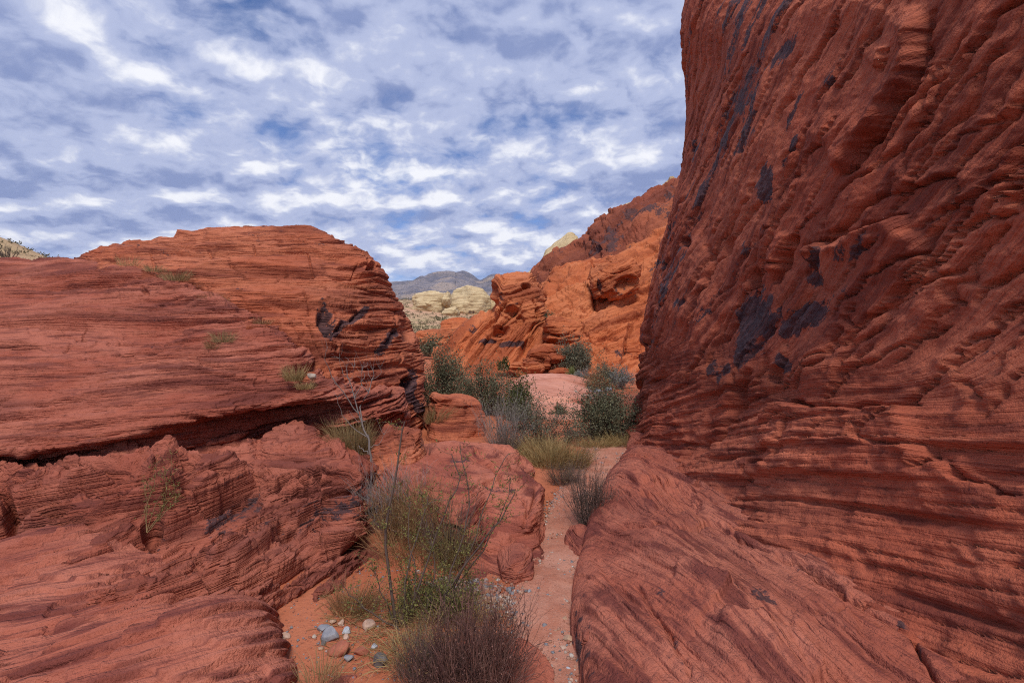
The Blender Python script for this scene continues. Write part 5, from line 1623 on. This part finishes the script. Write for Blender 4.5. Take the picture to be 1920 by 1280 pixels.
def stones():
    s = stone
    s(621, 1201, 18, 16, 'grey', 'largest blue-grey stone in the cluster on the sand', 401, rz=.4)
    s(606, 1189, 13, 8, 'grey', 'flat grey stone touching the back of the largest blue-grey stone', 402, rz=.25)
    s(650, 1193, 10, 7, 'blue', 'small rounded blue stone at the far right of the cluster', 403)
    s(590, 1205, 5, 4, 'white', 'tiny white stone on the ledge side of the cluster', 404)
    s(606, 1218, 6, 6, 'dark', 'small dark stone in front of the largest blue-grey stone', 405)
    s(602, 1228, 6, 4, 'tan', 'small beige stone below the small dark one', 406)
    s(649, 1205, 8, 5, 'pink', 'crumbly pinkish-white stone below the small blue stone', 407)
    s(640, 1178, 7, 7, 'pink', 'little pink stone standing behind the cluster', 408)
    s(692, 1180, 13, 12, 'pink', 'blocky pale pink stone alone on the sand below the grass tuft', 409, rz=.3)
    s(653, 1243, 11, 8, 'grey', 'lumpy grey-blue stone beside the red flat rocks', 410)
    s(701, 1222, 8, 6, 'blue', 'pale shiny bluish stone above the dark grey stone', 411)
    s(712, 1247, 16, 14, 'dark', 'large dark grey triangular stone in front of the bush', 412, rz=-.2)
    s(638, 1226, 26, 12, 'red', 'slanted red sandstone flake among the grey stones', 413, rz=.35, cuts=9)
    s(678, 1232, 14, 8, 'red', 'small red sandstone flake next to the lumpy grey stone', 414, cuts=9)
    s(536, 1176, 10, 9, 'pink', 'pale pink stone wedged in the gully at the slab edge', 415, Y=2.78)
    s(623, 1175, 8, 5, 'tan', 'small reddish tan stone at the back of the cluster', 416)
    s(584, 700, 9, 8, 'white', 'white stone resting on the terrace beside dry grass', 417, Y=5.86, z=1.16, group='stones on the ledges')
    s(1052, 1128, 7, 4, 'dark', 'flat dark stone lying mid-path', 421)
    s(1048, 1148, 6, 3, 'grey', 'flat grey stone just below the flat dark one on the path', 422)
    s(1059, 1152, 6, 6, 'tan', 'rounded tan stone beside the flat grey one on the path', 423)
    s(1065, 1188, 10, 7, 'tan', 'biggest tan stone on the path near the slab', 424)
    s(1056, 1202, 9, 3, 'pink', 'thin pinkish stone flake on the path below the biggest tan stone', 425)
    s(1070, 1101, 4, 3, 'dark', 'small dark stone on the path at the slab edge', 426)
    s(1096, 1014, 4, 3, 'dark', 'tiny dark stone at the path edge beside the upright brush', 427)
    s(1066, 1239, 5, 4, 'blue', 'small bluish stone on the path near the dark-sided boulder', 428)
    s(1071, 1262, 5, 4, 'pink', 'small pale stone on the path at the bottom of the view', 429)
    s(993, 1100, 5, 4, 'grey', 'small grey stone below the red knob at the path', 430)
    s(1076, 1181, 4, 6, 'tan', 'little upright tan stone against the slab', 431)
    s(958, 1262, 9, 9, 'blue', 'pale blue stones half hidden at the side of the red-brown bush', 432)
    s(1018, 1065, 5, 3, 'white', 'small pale stone where the path passes the gravel heap', 433)
    s(1128, 866, 8, 3, 'grey', 'thin blue-grey flake on the far bend of the path', 434)
    s(1079, 735, 5, 3, 'white', 'bright white cobble at the edge of the pale slickrock', 435, Y=13.2, z=.12)
    s(1120, 727, 11, 5, 'grey', 'long grey cobble under the far brush', 436, Y=14.0, z=.02)
    s(1140, 722, 9, 5, 'grey', 'grey cobble beside the long one under the far brush', 437, Y=14.4, z=.02)
    s(1100, 738, 7, 4, 'pink', 'pale cobble between the white one and the far brush', 438, Y=13.0, z=.02)
    s(1090, 722, 6, 4, 'tan', 'tan cobble by the far brush above the white one', 439, Y=14.2, z=.06)


def pebbles(name, P, size, label, seed, base=ICO1, tones=(.0, 1.0)):
    R = np.random.RandomState(seed)
    V, Fc = base
    n = len(P)
    U = V[None] * (1 + R.uniform(-.28, .28, (n, len(V), 1)))
    U = U * (size[:, None] * np.stack([R.uniform(.8, 1.4, n), R.uniform(.7, 1.2, n), R.uniform(.45, .8, n)], -1))[:, None]
    a = R.uniform(0, 2 * np.pi, n)
    x = U[..., 0] * np.cos(a)[:, None] - U[..., 1] * np.sin(a)[:, None]
    y = U[..., 0] * np.sin(a)[:, None] + U[..., 1] * np.cos(a)[:, None]
    W = np.stack([x, y, U[..., 2]], -1) + P[:, None] + np.array([0, 0, 1.0]) * size[:, None, None] * .3
    FF = (Fc[None] + (np.arange(n) * len(V))[:, None, None]).reshape(-1, 3)
    me = mesh_np(name, W.reshape(-1, 3), FF, M_pebble, False, {'tone': np.repeat(R.uniform(*tones, n), len(V))})
    link(name, me, kind='stuff', label=label)


def pebble_mat():
    m, b, bs = principled('pebbles', .8, .25)
    r = b.node('ShaderNodeValToRGB')
    cr = r.color_ramp
    cr.interpolation = 'CONSTANT'
    cols = [(0, (.34, .18, .13)), (.22, (.19, .195, .22)), (.38, (.30, .12, .08)), (.58, (.38, .30, .26)), (.70, (.13, .125, .135)), (.80, (.38, .22, .16)), (.94, (.48, .42, .38))]
    for k, (p, c) in enumerate(cols):
        e = cr.elements[k] if k < 2 else cr.elements.new(p)
        e.position = p; e.color = (*c, 1)
    b.put(r.inputs[0], b.attr('tone'))
    co = b.node('ShaderNodeTexCoord').outputs['Object']
    c = b.mix(b.m('MULTIPLY', b.ss(b.noise(co, 90, 3, .6), .45, .65), .4), r.outputs[0], (.22, .12, .09))
    b.put(bs.inputs['Base Color'], c)
    return m


M_pebble = pebble_mat()


def gravel():
    R = np.random.RandomState(9)
    # heap in front of the hump
    n = 900
    px = R.normal(895, 42, n); py = R.normal(1112, 15, n) + (px - 895) * .18
    Y = 1632 / (py - 620)
    x = (px - 960) / F * Y
    z = ground_z(x, Y) + .05 * np.exp(-((px - 890) / 45) ** 2 - ((py - 1110) / 16) ** 2) - .004
    pebbles('gravel_heap', np.stack([x, Y, z], -1), R.uniform(.005, .015, n) * (1 + .5 * (R.uniform(size=n) < .15)), 'heap of mixed grey and pink gravel between shrub and path', 10, ICO2)
    # along the path
    n = 9500
    Y = 2.0 + 7.0 * R.uniform(size=n) ** 1.5
    side = R.normal(0, .75, n)
    edge = R.uniform(size=n) < .45
    side[edge] = np.where(R.uniform(size=edge.sum()) < .65, -1, 1) * R.normal(.9, .18, edge.sum())
    x = path_x(Y) + side * .26
    z = ground_z(x, Y) + .006
    s = .0025 + .0125 * R.uniform(size=n) ** 4.0
    pebbles('path_gravel', np.stack([x, Y, z], -1), s, 'fine grey and pink gravel strewn along the path', 11)
    # thin scatter over the sand on the left and behind the shrub
    n = 3200
    px = R.uniform(500, 960, n); py = R.uniform(1040, 1285, n)
    Y = 1632 / (py - 620)
    x = (px - 960) / F * Y
    pebbles('sand_grit', np.stack([x, Y, ground_z(x, Y)], -1), 0.0016 + .0075 * R.uniform(size=n) ** 5, 'sparse grit and crumbs of red rock on the sand', 12, tones=(.3, .62))
    # cobbles by the far slickrock
    n = 160
    x = R.normal(2.0, .35, n); Y = R.normal(13.6, .7, n)
    pebbles('cobble_scatter', np.stack([x, Y, ground_z(x, Y) + .02], -1), R.uniform(.02, .06, n), 'pale cobbles scattered beside the far slickrock', 13, ICO2)


def litter():
    R = np.random.RandomState(31)
    n = 520
    px = np.concatenate([R.normal(745, 45, n // 2), R.uniform(590, 960, n - n // 2)]); py = np.concatenate([R.normal(1190, 30, n // 2), R.uniform(1120, 1280, n - n // 2)])
    Y = 1632 / (py - 620); x = (px - 960) / F * Y
    a = np.stack([x, Y, ground_z(x, Y) + .004], -1)
    an = R.uniform(0, 2 * np.pi, n); L = R.uniform(.02, .13, n) * (1 + (R.uniform(size=n) < .1))
    b_ = a + np.stack([np.cos(an) * L, np.sin(an) * L, R.uniform(0, .02, n)], -1)
    w = curve_pts(a, b_, 4, R, .12)
    w[:, :, 2] = np.maximum(w[:, :, 2], a[:, None, 2])
    V, Q = tubes(w, np.full((n, 4), .0011) * R.uniform(.6, 1.5, n)[:, None], 3)
    me = mesh_np('straw_litter', V, Q, MP['straw'], False, {'tone': tone_attr(R, n, 12)})
    link('straw_litter', me, kind='stuff', label='dry straws and twigs littering the sand around the shrub')


def desert_scrub():
    R = np.random.RandomState(21)
    n = 2600
    Y = 42 * (6.2 ** R.uniform(size=n))
    px = R.uniform(690, 960, n)
    x = (px - 960) / F * Y
    s = R.uniform(.14, .42, n) * (Y / 90) ** .35 * (1 + .8 * (R.uniform(size=n) < .12))
    P = np.stack([x, Y, ground_z(x, Y)], -1)
    n2 = 700
    x2 = R.uniform(-52, -22, n2); y2 = R.uniform(18, 40, n2)
    P = np.concatenate([P, np.stack([x2, y2, ground_z(x2, y2)], -1)])
    s = np.concatenate([s, R.uniform(.10, .30, n2)])
    # each clump is a spray of leaf faces
    k = 26
    C = np.repeat(P, k, 0); sz = np.repeat(s, k)
    d = R.normal(size=(len(C), 3)); d[:, 2] = np.abs(d[:, 2]) * .8
    V, Q = leaf_quads(C + d * sz[:, None] * .45, d + .3 * R.normal(size=d.shape), sz * .55, .6, R)
    me = mesh_np('desert_scrub', V, Q, M_scrub, False, {'tone': np.repeat(np.repeat(R.uniform(0, 1, len(P)), k), 4)})
    link('desert_scrub', me, kind='stuff', label='scattered grey-green scrub on the far desert slopes')


M_scrub = plant_mat('leaf_desert_scrub', (.085, .08, .045), (.25, .21, .12), None, .1)
stones()
gravel()
litter()
desert_scrub()


# ------------------------------------------------------------------ air
def haze():
    x, y0, y1, z0, z1 = 22500.0, -400.0, 13600.0, -80.0, 840.0
    V = np.array([(-x, y0, z0), (x, y0, z0), (x, y1, z0), (-x, y1, z0), (-x, y0, z1), (x, y0, z1), (x, y1, z1), (-x, y1, z1)])
    Q = np.array([(0, 3, 2, 1), (4, 5, 6, 7), (0, 1, 5, 4), (1, 2, 6, 5), (2, 3, 7, 6), (3, 0, 4, 7)])
    m = bpy.data.materials.new('haze_air')
    m.use_nodes = True
    m.node_tree.nodes.clear()
    b = NB(m.node_tree)
    v = b.node('ShaderNodeVolumePrincipled')
    v.inputs['Color'].default_value = (.72, .80, 1.0, 1)
    v.inputs['Density'].default_value = 3.0e-5
    out = b.node('ShaderNodeOutputMaterial')
    b.l.new(v.outputs[0], out.inputs['Volume'])
    me = mesh_np('haze', V, Q, m, False)
    link('haze', me, kind='stuff', label='thin bluish desert air between the wash and the mountains')


haze()
